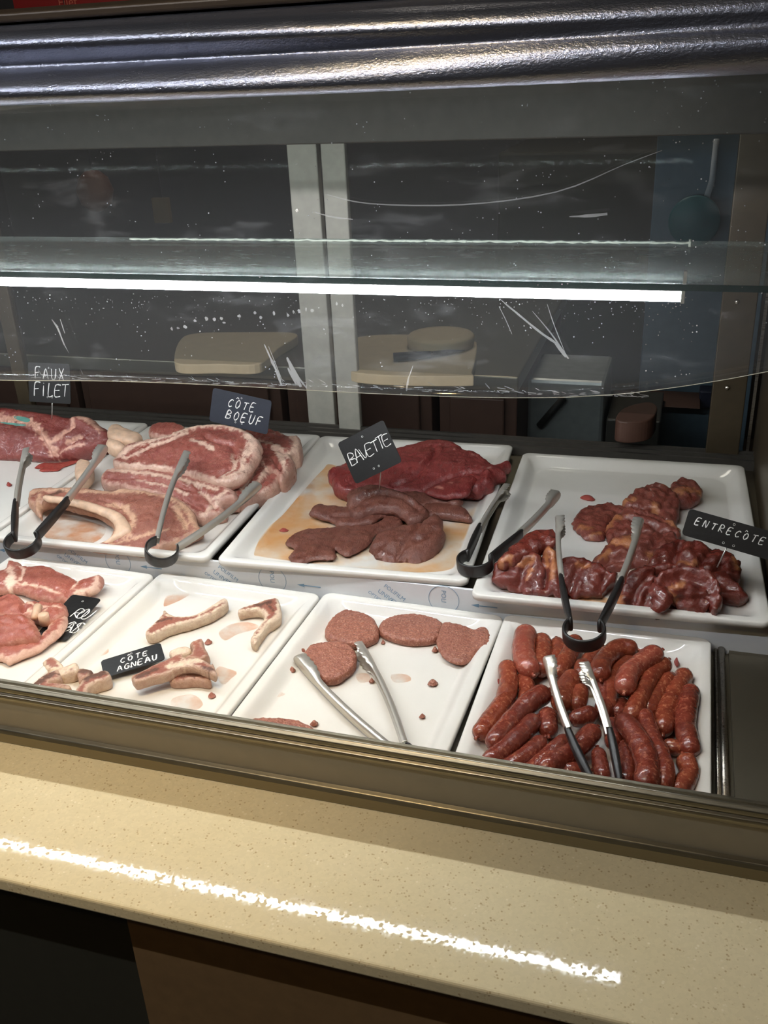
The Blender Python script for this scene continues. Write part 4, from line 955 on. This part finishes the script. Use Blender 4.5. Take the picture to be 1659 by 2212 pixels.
o = slab('flank_steak', c6, [(405, 420), (470, 388), (560, 350), (650, 310), (740, 292), (820, 282), (900, 262), (970, 243), (1070, 231), (1150, 242), (1200, 268), (1240, 290), (1300, 308), (1350, 345), (1400, 378), (1440, 372), (1490, 348), (1499, 368), (1445, 402), (1472, 428), (1420, 440), (1400, 480), (1350, 505), (1300, 530), (1240, 520), (1150, 555), (1080, 578), (1000, 555), (930, 548), (860, 552), (760, 535), (640, 530), (520, 548), (440, 505), (432, 470)],
         RF + .036, RF + .078, .040, MM['bavr'], RF, edge=.014, nz=.003, bulge=.012, ns=45, fiber=.35, fa=.0016, crease=[([(1040, 290), (1050, 340), (1000, 420), (900, 490), (800, 515)], .006, .008), ([(980, 540), (1100, 490), (1240, 450), (1330, 440)], .004, .009), ([(1060, 290), (1150, 280)], .004, .004)], ridge=[([(1330, 440), (1370, 450), (1350, 500)], .006, .006)], jit=.003); T(o, 'large bright red flank steak at the back of the bavette tray', 'meat', g)
o = slab('flank_steak', c6, [(990, 545), (1040, 515), (1110, 490), (1190, 470), (1260, 452), (1300, 470), (1270, 510), (1245, 560), (1170, 575), (1090, 580)], RF + .044, RF + .056, .014, MM['bavr'], RF, edge=.005, nz=.002, fat=[([(1060, 530), (1090, 540)], .004), ([(1130, 500), (1150, 510)], .003), ([(985, 515), (1010, 522)], .004)]); T(o, 'thin red flank flap hanging at the right front of the red steak', 'meat', g)
o = slab('meat_scrap', c6, [(1205, 580), (1270, 545), (1340, 545), (1300, 558), (1355, 570), (1330, 588), (1260, 588)], RF + .012, RF + .014, .010, MM['bavr'], RF, edge=.004, res=.003); T(o, 'ragged red scrap on the tray right of the red flank', 'meat scrap')
o = slab('meat_scrap', c6, [(120, 785), (145, 776), (172, 784), (150, 794)], RF + .003, RF + .003, .003, MM['bit'], RF, edge=.0015, res=.002, jit=0); T(o, 'small red crumb at the left of the bavette tray juice', 'meat scrap')

# ---- entrecote
g = 'entrecote pieces on the right back tray'
E_ = lambda out, zf, zb, th, lab, mat='ent', **k: T(slab('entrecote_piece', c7, out, RF + zf, RF + zb, th, MM[mat], RF, **dict(dict(edge=.007, nz=.005, ns=75, bulge=.003, jit=.0045, wr=.0024, wrs=42), **k)), lab, 'meat', g)
E_([(1165, 195), (1190, 175), (1220, 160), (1300, 188), (1318, 230), (1300, 262), (1270, 280), (1230, 292), (1185, 290), (1158, 250), (1155, 220)], .022, .034, .024, 'small rounded entrecote piece with pale side farthest back on its tray', 'entl', fat=[([(1190, 240), (1250, 235), (1300, 240)], .012)])
E_([(915, 275), (950, 245), (990, 212), (1040, 195), (1085, 180), (1130, 195), (1175, 225), (1200, 250), (1203, 300), (1195, 350), (1150, 380), (1120, 360), (1090, 320), (1000, 312), (930, 302)], .022, .042, .03, 'pink entrecote slice with orange fat at the back of its tray', 'entl', fat=[([(925, 285), (970, 280)], .008), ([(1075, 300), (1085, 330)], .006), ([(1100, 190), (1140, 210)], .006)], crease=[([(1110, 330), (1140, 270), (1160, 230)], .005, .008)])
E_([(660, 378), (680, 345), (710, 312), (770, 302), (860, 290), (930, 310), (945, 335), (900, 350), (850, 380), (840, 420), (825, 455), (790, 470), (730, 462), (690, 435), (668, 405)], .014, .024, .018, 'flat entrecote slice at the left of the middle of its tray', 'entl', fat=[([(690, 420), (740, 430)], .007), ([(760, 460), (800, 450)], .005)], edge=.008)
E_([(835, 420), (850, 380), (890, 345), (930, 310), (1000, 318), (1060, 335), (1120, 358), (1170, 385), (1215, 425), (1195, 450), (1120, 435), (1020, 450), (940, 455), (880, 462), (838, 465)], .022, .040, .026, 'long entrecote slice with yellow fat edge across the middle', 'entl', fat=[([(840, 410), (860, 380), (900, 365)], .009), ([(1150, 390), (1205, 425)], .005)], crease=[([(890, 370), (1000, 385), (1090, 420)], .006, .010), ([(960, 340), (1080, 370), (1160, 410)], .004, .005)])
E_([(765, 585), (800, 545), (850, 485), (900, 455), (960, 440), (1040, 445), (1120, 435), (1190, 440), (1205, 490), (1150, 530), (1090, 560), (1060, 600), (960, 605), (900, 625), (840, 632), (800, 612)], .012, .046, .03, 'thick entrecote piece with a dark hollow in front of the long slice', 'entl', fat=[([(880, 500), (930, 510), (950, 490)], .010), ([(790, 580), (850, 540)], .005), ([(1050, 560), (1080, 600)], .007)], crease=[([(820, 600), (900, 575), (980, 590)], .008, .012), ([(1060, 520), (1100, 470), (1130, 450)], .006, .010)])
E_([(1050, 590), (1075, 540), (1110, 510), (1190, 475), (1280, 478), (1360, 508), (1420, 525), (1485, 550), (1522, 600), (1520, 655), (1450, 665), (1380, 640), (1290, 630), (1180, 625), (1090, 635)], .045, .068, .05, 'dark lumpy entrecote piece under the ENTRECOTE sign pin', 'ent', crease=[([(1180, 600), (1190, 540), (1210, 490)], .006, .012), ([(1300, 620), (1340, 570), (1380, 530)], .006, .010), ([(1410, 640), (1430, 580)], .005, .008), ([(1080, 600), (1160, 580)], .005, .008)], fat=[([(1200, 600), (1260, 610), (1290, 600)], .005), ([(1480, 580), (1510, 630)], .004)], nz=.005)
E_([(870, 800), (900, 760), (940, 650), (1000, 620), (1062, 612), (1082, 650), (1075, 720), (1090, 790), (1130, 840), (1150, 880), (1060, 880), (980, 860), (900, 828)], .010, .068, .05, 'dark glossy entrecote lump at the left of the right-hand pile', 'ent', crease=[([(960, 840), (990, 740), (1060, 650)], .006, .010), ([(1020, 860), (1040, 760)], .005, .007)], fat=[([(880, 780), (900, 810)], .008)], nz=.005)
E_([(1400, 640), (1450, 640), (1510, 700), (1548, 735), (1558, 765), (1530, 790), (1470, 788), (1400, 770), (1350, 700), (1330, 640)], .024, .050, .035, 'smooth dark red entrecote slice at the right end of the pile', 'ent', crease=[([(1380, 660), (1440, 730), (1530, 750)], .005, .006)])
E_([(1080, 665), (1150, 630), (1230, 618), (1310, 622), (1370, 650), (1405, 690), (1422, 740), (1424, 790), (1390, 808), (1370, 770), (1310, 730), (1240, 700), (1160, 710), (1100, 705)], .048, .072, .045, 'large arched dark entrecote slice on top of the right-hand pile', 'ent', crease=[([(1110, 690), (1240, 670), (1340, 710), (1400, 780)], .012, .016)], ridge=[([(1090, 655), (1230, 628), (1370, 660), (1415, 760)], .006, .006)])
E_([(1060, 700), (1110, 700), (1160, 735), (1168, 780), (1150, 830), (1090, 840), (1060, 780)], .034, .056, .016, 'small glossy knob of entrecote in the hollow of the pile', 'ent')
E_([(1150, 735), (1190, 712), (1250, 716), (1310, 740), (1360, 772), (1420, 800), (1370, 830), (1362, 850), (1310, 895), (1250, 868), (1210, 855), (1160, 800)], .008, .062, .045, 'glossy dark entrecote piece at the front of the right-hand pile', 'ent', fat=[([(1165, 730), (1230, 720)], .004), ([(1150, 770), (1170, 800)], .007)], crease=[([(1200, 800), (1290, 790), (1350, 800)], .005, .006)], nz=.005)
E_([(950, 860), (1040, 830), (1150, 820), (1220, 850), (1310, 885), (1250, 892), (1150, 884), (1040, 872)], .006, .020, .02, 'low strip of entrecote under the front of the right-hand pile', 'ent')
E_([(600, 590), (640, 568), (700, 570), (790, 600), (840, 640), (882, 655), (875, 690), (830, 720), (800, 768), (720, 772), (660, 775), (615, 730), (590, 660)], .012, .056, .04, 'dark glossy entrecote piece between the two arms of the leaning tongs', 'ent', crease=[([(650, 740), (680, 640), (740, 600)], .006, .010), ([(800, 740), (820, 670)], .005, .008)], fat=[([(680, 610), (740, 620)], .005)], nz=.005)
E_([(245, 660), (265, 600), (310, 575), (400, 555), (470, 555), (500, 600), (505, 680), (490, 755), (440, 770), (360, 755), (290, 725), (242, 700)], .010, .062, .05, 'ruddy entrecote piece with white sinew at the left of its tray', 'ent', fat=[([(330, 600), (400, 610), (450, 580)], .006), ([(420, 690), (450, 640)], .004)], crease=[([(380, 740), (400, 650), (430, 600)], .006, .010), ([(260, 660), (330, 640)], .004, .005)], nz=.005)
E_([(450, 750), (480, 680), (500, 560), (530, 510), (570, 545), (600, 640), (615, 720), (622, 790), (560, 765), (500, 770)], .012, .074, .05, 'entrecote piece with a pale fat seam beside the leaning tongs', 'ent', fat=[([(540, 530), (560, 600), (550, 680)], .006), ([(520, 560), (530, 620)], .004)], crease=[([(510, 720), (520, 620), (510, 560)], .007, .014)], nz=.004)
E_([(275, 580), (310, 540), (370, 485), (440, 438), (520, 422), (565, 432), (578, 462), (568, 498), (500, 510), (440, 548), (390, 568), (320, 588)], .060, .080, .03, 'dark red entrecote slab topmost on the left-hand pile', 'ent', fat=[([(285, 585), (340, 575)], .004), ([(380, 600), (420, 570)], .003)])
o = slab('meat_scrap', c7, [(698, 268), (720, 258), (750, 258), (770, 278), (735, 280)], RF + .005, RF + .005, .005, MM['bit'], RF, edge=.002, res=.002, jit=0); T(o, 'small red scrap on the bare left side of the entrecote tray', 'meat scrap')
puddle('juice_stain', c7, [(240, 760), (420, 760), (620, 790), (800, 780), (860, 820), (700, 812), (500, 800), (300, 780)], RF, tr_ent, fl)

# ---- lamb leg slices
g = 'pink lamb leg slices'
o = slab('lamb_slice', c8, [(-120, 140), (0, 110), (28, 92), (35, 62), (92, 70), (98, 88), (160, 92), (240, 90), (300, 122), (350, 140), (385, 160), (440, 148), (500, 134), (507, 168), (480, 200), (440, 216), (380, 232), (330, 252), (260, 262), (150, 232), (60, 205), (-120, 220)], FF + .020, FF + .034, .020, MM['lamb'], FF, wr=.0018, res=.004, rim=.25, rimw=.004, edge=.008, nz=.002, bulge=.004, fat=[([(40, 110), (70, 150), (50, 200)], .007), ([(480, 150), (470, 200), (380, 225)], .006), ([(60, 180), (200, 205), (300, 235)], .004), ([(90, 90), (120, 120), (100, 170)], .003), ([(390, 165), (360, 210)], .003)], bone=[([(50, 170), (60, 190)], .010)], crease=[([(380, 165), (350, 200), (330, 245)], .004, .004), ([(100, 100), (110, 160), (90, 200)], .003, .003)]); T(o, 'largest lamb leg slice at the back of its tray, pointed right end', 'meat', g)
o = slab('lamb_slice', c8, [(-120, 250), (0, 240), (60, 222), (130, 262), (190, 258), (250, 268), (310, 270), (328, 300), (320, 325), (240, 368), (180, 352), (80, 340), (-120, 340)], FF + .026, FF + .032, .022, MM['lamb'], FF, wr=.0018, res=.004, rim=.3, rimw=.004, edge=.009, nz=.003, fat=[([(120, 270), (200, 300), (300, 300)], .004), ([(140, 320), (200, 330)], .006)], crease=[([(110, 260), (120, 320)], .004, .008), ([(180, 270), (200, 330)], .004, .005)]); T(o, 'lamb leg slice in the middle of the pile with cut bone', 'meat', g)
b = MB(); cc = at_z(c8((214, 338)), FF + .036); b.tube([cc + np.array([0, 0, -.02]), cc, cc + np.array([0, 0, .001])], [.0095, .0095, .004], 16); bn = b.build('bone', M['bonem'], None, True); bn.parent = o
b = MB(); b.tube([at_z(c8((170, 360)), FF + .030), at_z(c8((190, 300)), FF + .036)], [.006, .008], 10); bn = b.build('bone', M['bonem'], None, True); bn.parent = o
o = slab('lamb_slice', c8, [(-120, 480), (0, 492), (60, 560), (40, 572), (28, 560), (0, 548), (-120, 540), (-120, 500), (0, 480), (110, 470), (170, 455), (230, 400), (260, 340), (310, 318), (332, 350), (325, 385), (300, 425), (250, 462), (200, 500), (120, 535), (60, 560)][9:] + [(40, 572), (0, 552), (-120, 545), (-120, 490), (0, 485)], FF + .014, FF + .022, .014, MM['lamb'], FF, wr=.0018, res=.004, rim=.75, rimw=.007, edge=.006, nz=.002); T(o, 'lamb leg slice with a white fat rim at the front of its pile', 'meat', g)
o = slab('lamb_slice', c8, [(-120, 340), (0, 328), (60, 322), (110, 326), (150, 350), (188, 415), (182, 448), (140, 462), (90, 472), (0, 492), (-120, 500)], FF + .020, FF + .042, .026, MM['lamb'], FF, wr=.0018, res=.004, rim=.2, edge=.012, nz=.003, bulge=.005, crease=[([(0, 380), (80, 400), (150, 440)], .004, .003)]); T(o, 'thick red lamb leg slice at the left edge on top of the fat-rimmed one', 'meat', g)

# ---- lamb chops
g = 'lamb chops'
def chop(out, zf, zb, th, lab, **k):
    return T(slab('lamb_chop', c8, out, FF + zf, FF + zb, th, MM['chop'], FF, **dict(dict(rim=.95, rimw=.0035, edge=.0022, wr=.0006, nz=.0012, ns=110, bulge=.001, jit=.0012, res=.0032, smoothline=True), **k)), lab, 'lamb chop', g)
chop([(725, 420), (745, 398), (788, 360), (808, 330), (818, 314), (838, 330), (880, 345), (930, 344), (985, 330), (1040, 300), (1085, 270), (1112, 256), (1130, 262), (1128, 280), (1095, 305), (1040, 335), (960, 365), (890, 385), (830, 402), (790, 425), (770, 432), (735, 435)], .022, .024, .021, 'single lamb chop with a long straight rib bone at the back left', brown=[([(790, 375), (850, 360)], .004)], fat=[([(830, 345), (960, 345), (1060, 300), (1120, 265)], .004)])
chop([(1185, 312), (1215, 298), (1262, 285), (1300, 270), (1345, 256), (1382, 258), (1395, 300), (1394, 345), (1370, 365), (1335, 385), (1305, 425), (1285, 455), (1270, 478), (1248, 462), (1262, 430), (1290, 392), (1318, 352), (1312, 325), (1290, 312), (1240, 312), (1195, 322)], .020, .024, .020, 'single lamb chop with a hooked bone at the back right', brown=[([(1280, 295), (1350, 280)], .005), ([(1340, 300), (1360, 320)], .003)], fat=[([(1385, 280), (1380, 340), (1330, 380), (1280, 450)], .004)])
chop([(212, 575), (235, 555), (260, 548), (312, 588), (300, 610), (262, 612), (240, 620), (225, 600)], .020, .024, .020, 'small narrow chop end at the back of the left heap')
chop([(285, 612), (330, 590), (372, 574), (388, 595), (380, 615), (340, 630), (300, 642)], .022, .024, .022, 'chop with a pale fat side in the middle of the left heap', fat=[([(300, 620), (380, 590)], .009)])
chop([(158, 690), (175, 670), (215, 638), (250, 622), (288, 612), (302, 650), (270, 664), (240, 672), (300, 678), (344, 688), (342, 705), (280, 702), (240, 705), (165, 708)], .020, .024, .020, 'bent brownish chop at the front left of the left heap', brown=[([(180, 680), (260, 640)], .008)], rim=.5)
chop([(378, 618), (400, 604), (450, 612), (455, 632), (420, 650), (395, 668)], .016, .020, .018, 'short chop piece half hidden behind the square cut chop', brown=[([(400, 625), (440, 620)], .008)], rim=.4)
chop([(372, 722), (390, 690), (420, 650), (470, 628), (520, 614), (545, 630), (540, 650), (490, 668), (440, 692), (430, 715), (425, 740), (400, 745)], .022, .026, .024, 'square cut chop with a pale fat side right of the left heap', brown=[([(430, 660), (510, 630)], .008)], rim=.7)
chop([(848, 640), (900, 622), (960, 615), (1000, 630), (1038, 646), (1040, 665), (960, 660), (900, 664), (850, 662)], .018, .018, .018, 'lower chop under the right end of the stacked bar', rim=.35, brown=[([(880, 640), (1010, 645)], .006)])
chop([(945, 482), (970, 465), (1002, 455), (1012, 490), (1032, 525), (1025, 545), (990, 560), (940, 552), (918, 548), (950, 530), (958, 505)], .030, .036, .024, 'upright brownish chop end at the top of the stacked heap', rim=.35)
chop([(846, 520), (880, 502), (922, 494), (955, 512), (930, 530), (895, 540), (860, 545)], .018, .020, .018, 'pale lump of chop fat behind the stacked bar', fat=[([(860, 525), (940, 510)], .012)])
chop([(656, 642), (700, 620), (760, 590), (820, 562), (870, 540), (902, 528), (912, 550), (960, 552), (1005, 558), (1050, 585), (1058, 580), (1072, 632), (1030, 618), (980, 600), (930, 596), (870, 612), (830, 632), (760, 650), (690, 672), (668, 668)], .032, .036, .018, 'long bar shaped chop on top of the right heap', rim=.5, fat=[([(840, 600), (960, 570), (1000, 565)], .008)], brown=[([(690, 650), (780, 610)], .006), ([(1020, 600), (1060, 615)], .004)])
for q, lab in (((1035, 470), 'pale pink crumb beside the upright chop end'), ((1050, 735), 'red crumb on the tray rim below the right chop heap'), ((1030, 470), None), ((668, 245), 'dark crumb on the rim between the lamb and chop trays'), ((528, 375), 'pink crumb near the corner of the scribbled sign')):
    if not lab: continue
    x, y = q; o = slab('meat_scrap', c8, [(x - 14, y + 4), (x - 4, y - 10), (x + 12, y - 8), (x + 16, y + 4), (x, y + 12)], FF + .005, FF + .005, .005, MM['chop'], FF, edge=.003, res=.002, jit=.0008); T(o, lab, 'meat scrap')
stn = M['stain'] = m_juice('faint pink juice', (.96, .82, .74, 1), 22)
for oo in ([(815, 300), (830, 250), (880, 236), (945, 238), (900, 268), (850, 290)], [(1090, 430), (1150, 390), (1230, 380), (1290, 400), (1250, 420), (1180, 440), (1120, 470)], [(1090, 600), (1130, 610), (1180, 630), (1150, 660), (1110, 690), (1070, 640)], [(370, 560), (440, 520), (520, 500), (540, 530), (470, 560), (400, 590)], [(860, 760), (960, 740), (1010, 790), (940, 830), (860, 810)]):
    puddle('juice_stain', c8, oo, FF, tr_cho, stn)

# ---- minced beef patties
g = 'minced beef patties'
def patty(out, zf, zb, th, lab, **k):
    return T(slab('beef_patty', c9, out, FF + zf, FF + zb, th, MM['mince'], FF, **dict(dict(edge=.004, nz=.0010, ns=160, wr=.0004, bulge=.001, jit=.0010, res=.0035), **k)), lab, 'beef patty', g)
patty([(622, 225), (640, 190), (668, 158), (715, 130), (770, 133), (830, 150), (872, 175), (893, 225), (890, 262), (850, 285), (800, 300), (740, 298), (680, 285), (630, 262)], .017, .017, .017, 'round minced beef patty at the back left, touching two others')
patty([(498, 378), (520, 335), (560, 305), (620, 293), (690, 290), (745, 308), (776, 345), (778, 385), (762, 425), (720, 455), (690, 478), (640, 485), (590, 470), (545, 435), (515, 400)], .018, .022, .017, 'round minced beef patty nearest the scalloped tong tips')
patty([(898, 212), (930, 175), (1000, 155), (1080, 150), (1160, 165), (1222, 195), (1212, 235), (1195, 270), (1140, 285), (1060, 288), (980, 272), (915, 248)], .016, .016, .016, 'oval minced beef patty in the middle of the back row')
patty([(1222, 198), (1260, 192), (1330, 208), (1385, 222), (1438, 214), (1468, 262), (1462, 328), (1418, 338), (1380, 368), (1335, 400), (1280, 395), (1235, 372), (1205, 330), (1192, 285), (1205, 240)], .014, .022, .010, 'thin wavy edged minced beef patty at the right', crease=[([(1385, 222), (1360, 300)], .010, .003)])
patty([(195, 708), (250, 686), (340, 680), (440, 685), (510, 702), (560, 738), (582, 770), (545, 830), (430, 850), (300, 840), (210, 780)], .016, .016, .016, 'greyish minced beef patty half hidden by the front rail', nz=.0022, jit=.002)
for i, (q, s, lab) in enumerate((((495, 338), 26, 'oblong mince crumb left of the nearest patty'), ((452, 435), 16, 'mince crumb under the left tong tip'), ((918, 293), 9, 'tiny mince crumb below the oval patty'), ((1172, 500), 22, 'mince crumb on the bare right half of the patty tray'), ((1118, 670), 13, 'round mince crumb at the lower right of the patty tray'), ((565, 708), 18, 'mince crumb beside the greyish patty'), ((860, 490), 11, 'mince crumb stuck by the right tong arm'), ((1183, 332), 14, 'mince crumb at the foot of the wavy patty'))):
    x, y = q; o = slab('mince_crumb', c9, [(x - s, y + s * .3), (x - s * .5, y - s * .5), (x + s * .4, y - s * .6), (x + s, y - s * .1), (x + s * .6, y + s * .5), (x - s * .2, y + s * .6)], FF + .007, FF + .007, .007, MM['mince'], FF, edge=.003, res=.002, jit=.0006); T(o, lab, 'meat scrap')
for oo in ([(270, 640), (310, 620), (330, 632), (290, 648)], [(330, 580), (380, 560), (420, 570), (370, 585)], [(780, 470), (840, 465), (850, 500), (800, 510)], [(960, 470), (1040, 470), (1060, 500), (980, 510)]):
    puddle('juice_stain', c9, oo, FF, tr_bur, stn)

# ---- sausages
def sausage(i, path, w, z, lab, mat=0, nub=True):
    z = FF + z
    P = [at_z(c10(p), z) for p in path]
    P = [np.array((p[0], max(p[1], .972), p[2])) for p in P]
    mid = P[len(P) // 2]; dist = float(MCAM[2] @ (mid - EYE)); r = 1.16 * w / 2.307 / 2 / FPX * dist
    d0 = P[0] - P[1]; P[0] = P[0] + d0 / np.linalg.norm(d0) * r * .5
    d1 = P[-1] - P[-2]; P[-1] = P[-1] + d1 / np.linalg.norm(d1) * r * .5
    if P[-1][1] < .972: P[-1][1] = .972
    pts = resample(catmull(P, 8), .0035); n = len(pts)
    Ltot = n * .0035; rad = []; out = []
    for k, p in enumerate(pts):
        s = k / (n - 1) * Ltot; e = min(s, Ltot - s)
        f = math.sqrt(max(0, 1 - (1 - min(1, e / (r * 1.15))) ** 2))
        rr = r * (max(f, .12)) * (1 + .10 * vnoise(p, 38, i * 2.1) + .04 * vnoise(p, 110, i))
        out.append(np.array([p[0], p[1], p[2] + .003 * vnoise(p, 20, i)])); rad.append(rr)
    b = MB(); b.tube(out, rad, 16)
    if nub:
        for a, c2 in ((0, 3), (n - 1, n - 4)):
            d = out[a] - out[c2]; d /= np.linalg.norm(d) + 1e-9
            b.tube([out[a] - d * .004, out[a] + d * .003, out[a] + d * .006 + np.array([0, 0, .001])], [.0045, .0022, .0030], 7)
    o = b.build('sausage', SAU[mat], None, True)
    return T(o, lab, 'sausage', 'red sausages in the front right tray')
Zl, Zm, Zh = .0135, .030, .046
SS = [
 ([(455, 150), (440, 230), (452, 300), (478, 345)], 103, Zm, 'fat pinkish sausage topmost at the back left corner', 2),
 ([(528, 185), (535, 260), (520, 345)], 82, Zl + .004, 'upright sausage right of the fat pinkish one', 0),
 ([(606, 200), (612, 255), (592, 325)], 70, Zl, 'short sausage at the back, second right of the fat pinkish one', 0),
 ([(700, 195), (655, 285), (612, 360)], 85, Zm - .008, 'sausage running down left from behind the tong ring', 0),
 ([(738, 305), (728, 370)], 72, Zm, 'stubby sausage end between the two tong tips at the back', 0),
 ([(820, 225), (770, 290), (760, 330)], 74, Zl, 'sausage hidden below the right side of the tong ring', 0),
 ([(988, 238), (925, 232), (860, 268), (825, 325), (826, 372)], 85, Zm + .006, 'arched sausage at the back, right of the hanging tong ring', 0),
 ([(1108, 255), (1035, 300), (965, 362), (946, 438)], 95, Zm + .014, 'thick sausage ending in a smooth blunt tip, topmost at the back right', 2),
 ([(985, 280), (925, 315), (888, 380), (870, 455), (860, 530)], 76, Zm - .010, 'sausage sloping down beside the arched one', 0),
 ([(1148, 305), (1075, 375), (1025, 470), (975, 575)], 84, Zm, 'long sausage lying directly right of the blunt tipped one', 0),
 ([(1168, 380), (1115, 455), (1055, 545)], 78, Zl + .006, 'upper sausage in the third diagonal row from the right', 0),
 ([(1045, 560), (1075, 660), (1125, 770), (1145, 850), (1138, 920)], 84, Zm, 'long sausage curving down to the front rail, second from its right end', 1),
 ([(1245, 362), (1195, 455), (1150, 555), (1138, 645)], 90, Zl + .004, 'sausage in the second diagonal row from the right', 0),
 ([(1275, 440), (1252, 540), (1248, 640), (1278, 745)], 92, Zl + .008, 'rightmost long sausage beside the tray wall', 1),
 ([(932, 590), (990, 660), (1040, 750), (1058, 850), (1045, 935)], 104, Zm + .008, 'fat shiny sausage bending down to the front rail', 1),
 ([(1245, 785), (1268, 850), (1235, 915), (1195, 960)], 92, Zl + .004, 'bent sausage with tied skin in the front right corner', 0),
 ([(1150, 718), (1225, 738)], 76, Zl, 'short sausage end lying crosswise below the rightmost one', 0),
 ([(357, 318), (366, 410), (338, 500), (275, 590), (222, 662)], 84, Zl + .006, 'leftmost long sausage curving along the tray wall', 0),
 ([(438, 375), (458, 440), (450, 495)], 76, Zl, 'sausage below the tip of the fat pinkish one', 0),
 ([(545, 455), (450, 525), (355, 620), (292, 715)], 95, Zm, 'long thick sausage running down left from the left tong tip', 1),
 ([(495, 590), (430, 660), (345, 735), (262, 800)], 86, Zm, 'second long sausage running down to the left rail', 1),
 ([(530, 695), (455, 768), (372, 822), (330, 845)], 80, Zl + .010, 'third long sausage running down to the left rail', 1),
 ([(650, 690), (575, 758), (490, 830), (450, 860)], 82, Zl + .010, 'fourth long sausage running down to the left rail', 1),
 ([(790, 645), (700, 735), (610, 785), (545, 842)], 92, Zm - .004, 'sausage passing under the left black tong handle', 1),
 ([(690, 375), (650, 440), (625, 520)], 92, Zm, 'twisted sausage behind the left tong arm', 0),
 ([(560, 555), (565, 650)], 88, Zm - .006, 'dark short sausage left of the left tong arm', 1),
 ([(722, 440), (705, 525)], 80, Zm - .004, 'shiny sausage end between the tong arms', 0),
 ([(785, 560), (690, 590)], 82, Zm - .006, 'sausage lying crosswise between the tong arms', 1),
 ([(842, 415), (850, 490), (835, 560)], 80, Zl + .006, 'upright sausage just right of the right tong tip', 1),
 ([(882, 610), (892, 710)], 82, Zl + .008, 'dark sausage just right of the right tong handle', 1),
 ([(948, 715), (955, 830), (945, 905)], 82, Zl + .004, 'dark sausage under the fat shiny one at the front', 1),
 ([(940, 500), (905, 565)], 74, Zl, 'small sausage end below the blunt tipped one', 1),
 ([(812, 750), (835, 880)], 74, Zl + .006, 'dark sausage between the two black tong handles', 1),
 ([(740, 845), (640, 850)], 80, Zl, 'sausage lying crosswise against the front rail', 1),
 ([(995, 815), (965, 900), (960, 925)], 70, Zl, 'narrow sausage wedged left of the fat shiny one', 1),
]
for i, (p, w, z, lab, mt) in enumerate(SS): sausage(i + 1, p, w, z, lab, mt)
for q, s, lab in (((310, 388), 26, 'torn sausage end left of the leftmost sausage'), ((405, 497), 14, 'tiny red scrap between the sausages at the left'), ((1205, 292), 14, 'tiny red crumb on the tray right of the sausages')):
    x, y = q; o = slab('meat_scrap', c10, [(x - s * .7, y - s), (x + s * .4, y - s * .8), (x + s * .7, y + s * .3), (x + s * .2, y + s), (x - s * .5, y + s * .3)], FF + .010, FF + .010, .010, MM['bit'], FF, edge=.004, res=.002, jit=.0005); T(o, lab, 'meat scrap')
# ---------------------------------------------------------------- lamps of the room, added kitchen fill and render look
def lamp_tube(x0, x1, y, z, label, mat='cool', r=.008):
    t = empty('ceiling_light', ((x0 + x1) / 2, y, z), label, 'ceiling light')
    b = MB(); b.tube([(x0, y, z), (x1, y, z)], r, 14); b.build('tube', M[mat], t, True)
    b = MB(); b.box(x0, x1, y - .05, y + .05, z + r, z + r + .05); b.build('housing', M['lampb'], t)
def downlight(x, y, z, label, st):
    t = empty('ceiling_spot', (x, y, z), label, 'ceiling light')
    b = MB(); b.tube([(x, y, z), (x, y, z - .01)], .030, 20); b.build('lens', M['warm'], t)
    b = MB(); b.tube([(x, y, z + .06), (x, y, z + .001)], .06, 20); b.build('housing', M['lampb'], t)
    if st:
        l = bpy.data.lights.new('spot_beam', 'SPOT'); l.energy = st; l.color = (1., .72, .34); l.spot_size = math.radians(48); l.spot_blend = 1.0; l.shadow_soft_size = .05
        o = bpy.data.objects.new('spot_beam', l); COL.objects.link(o); o.location = (x, y, z - .02)
        o.rotation_euler = (Vector((-.95, .80, 0)) - Vector((x, y, z))).to_track_quat('-Z', 'Y').to_euler()
lamp_tube(-3.0, -.22, -.25, 1.98, 'long cool white tube lamp on the shop ceiling')
for x, y in ((-.62, .30), (-.98, -.75)):
    downlight(x, y, 2.03, 'warm round spot on the shop ceiling %s' % ('above the counter' if y > 0 else 'behind the viewer'), 60 if y > 0 else 0)
def area(name, loc, size, power, col, rot=(0, 0, 0), sy=None):
    l = bpy.data.lights.new(name, 'AREA'); l.energy = power; l.color = col; l.size = size
    if sy: l.shape = 'RECTANGLE'; l.size_y = sy
    o = bpy.data.objects.new(name, l); COL.objects.link(o); o.location = loc; o.rotation_euler = rot
    return o
area('kitchen_fill', (-.6, 2.9, 2.0), .5, 9, (1, .9, .76))  # unseen weak fill light, added to brighten the kitchen behind the doors
w = bpy.data.worlds.new('world'); SC.world = w; w.use_nodes = True
bg = w.node_tree.nodes.get('Background') or w.node_tree.nodes.new('ShaderNodeBackground')
bg.inputs['Color'].default_value = (.9, .85, .75, 1); bg.inputs['Strength'].default_value = .0
vs_ = SC.view_settings
SC.display_settings.display_device = 'sRGB'
vs_.view_transform = 'Standard'; vs_.look = 'None'; vs_.exposure = 0.0; vs_.gamma = 1.0; vs_.use_curve_mapping = False
cy = SC.cycles
cy.max_bounces = 10; cy.transparent_max_bounces = 16; cy.diffuse_bounces = 4; cy.glossy_bounces = 4; cy.caustics_reflective = False; cy.caustics_refractive = False
cy.sample_clamp_indirect = 4.0
try:
    cy.use_denoising = True; cy.denoiser = 'OPENIMAGEDENOISE'
except Exception: pass
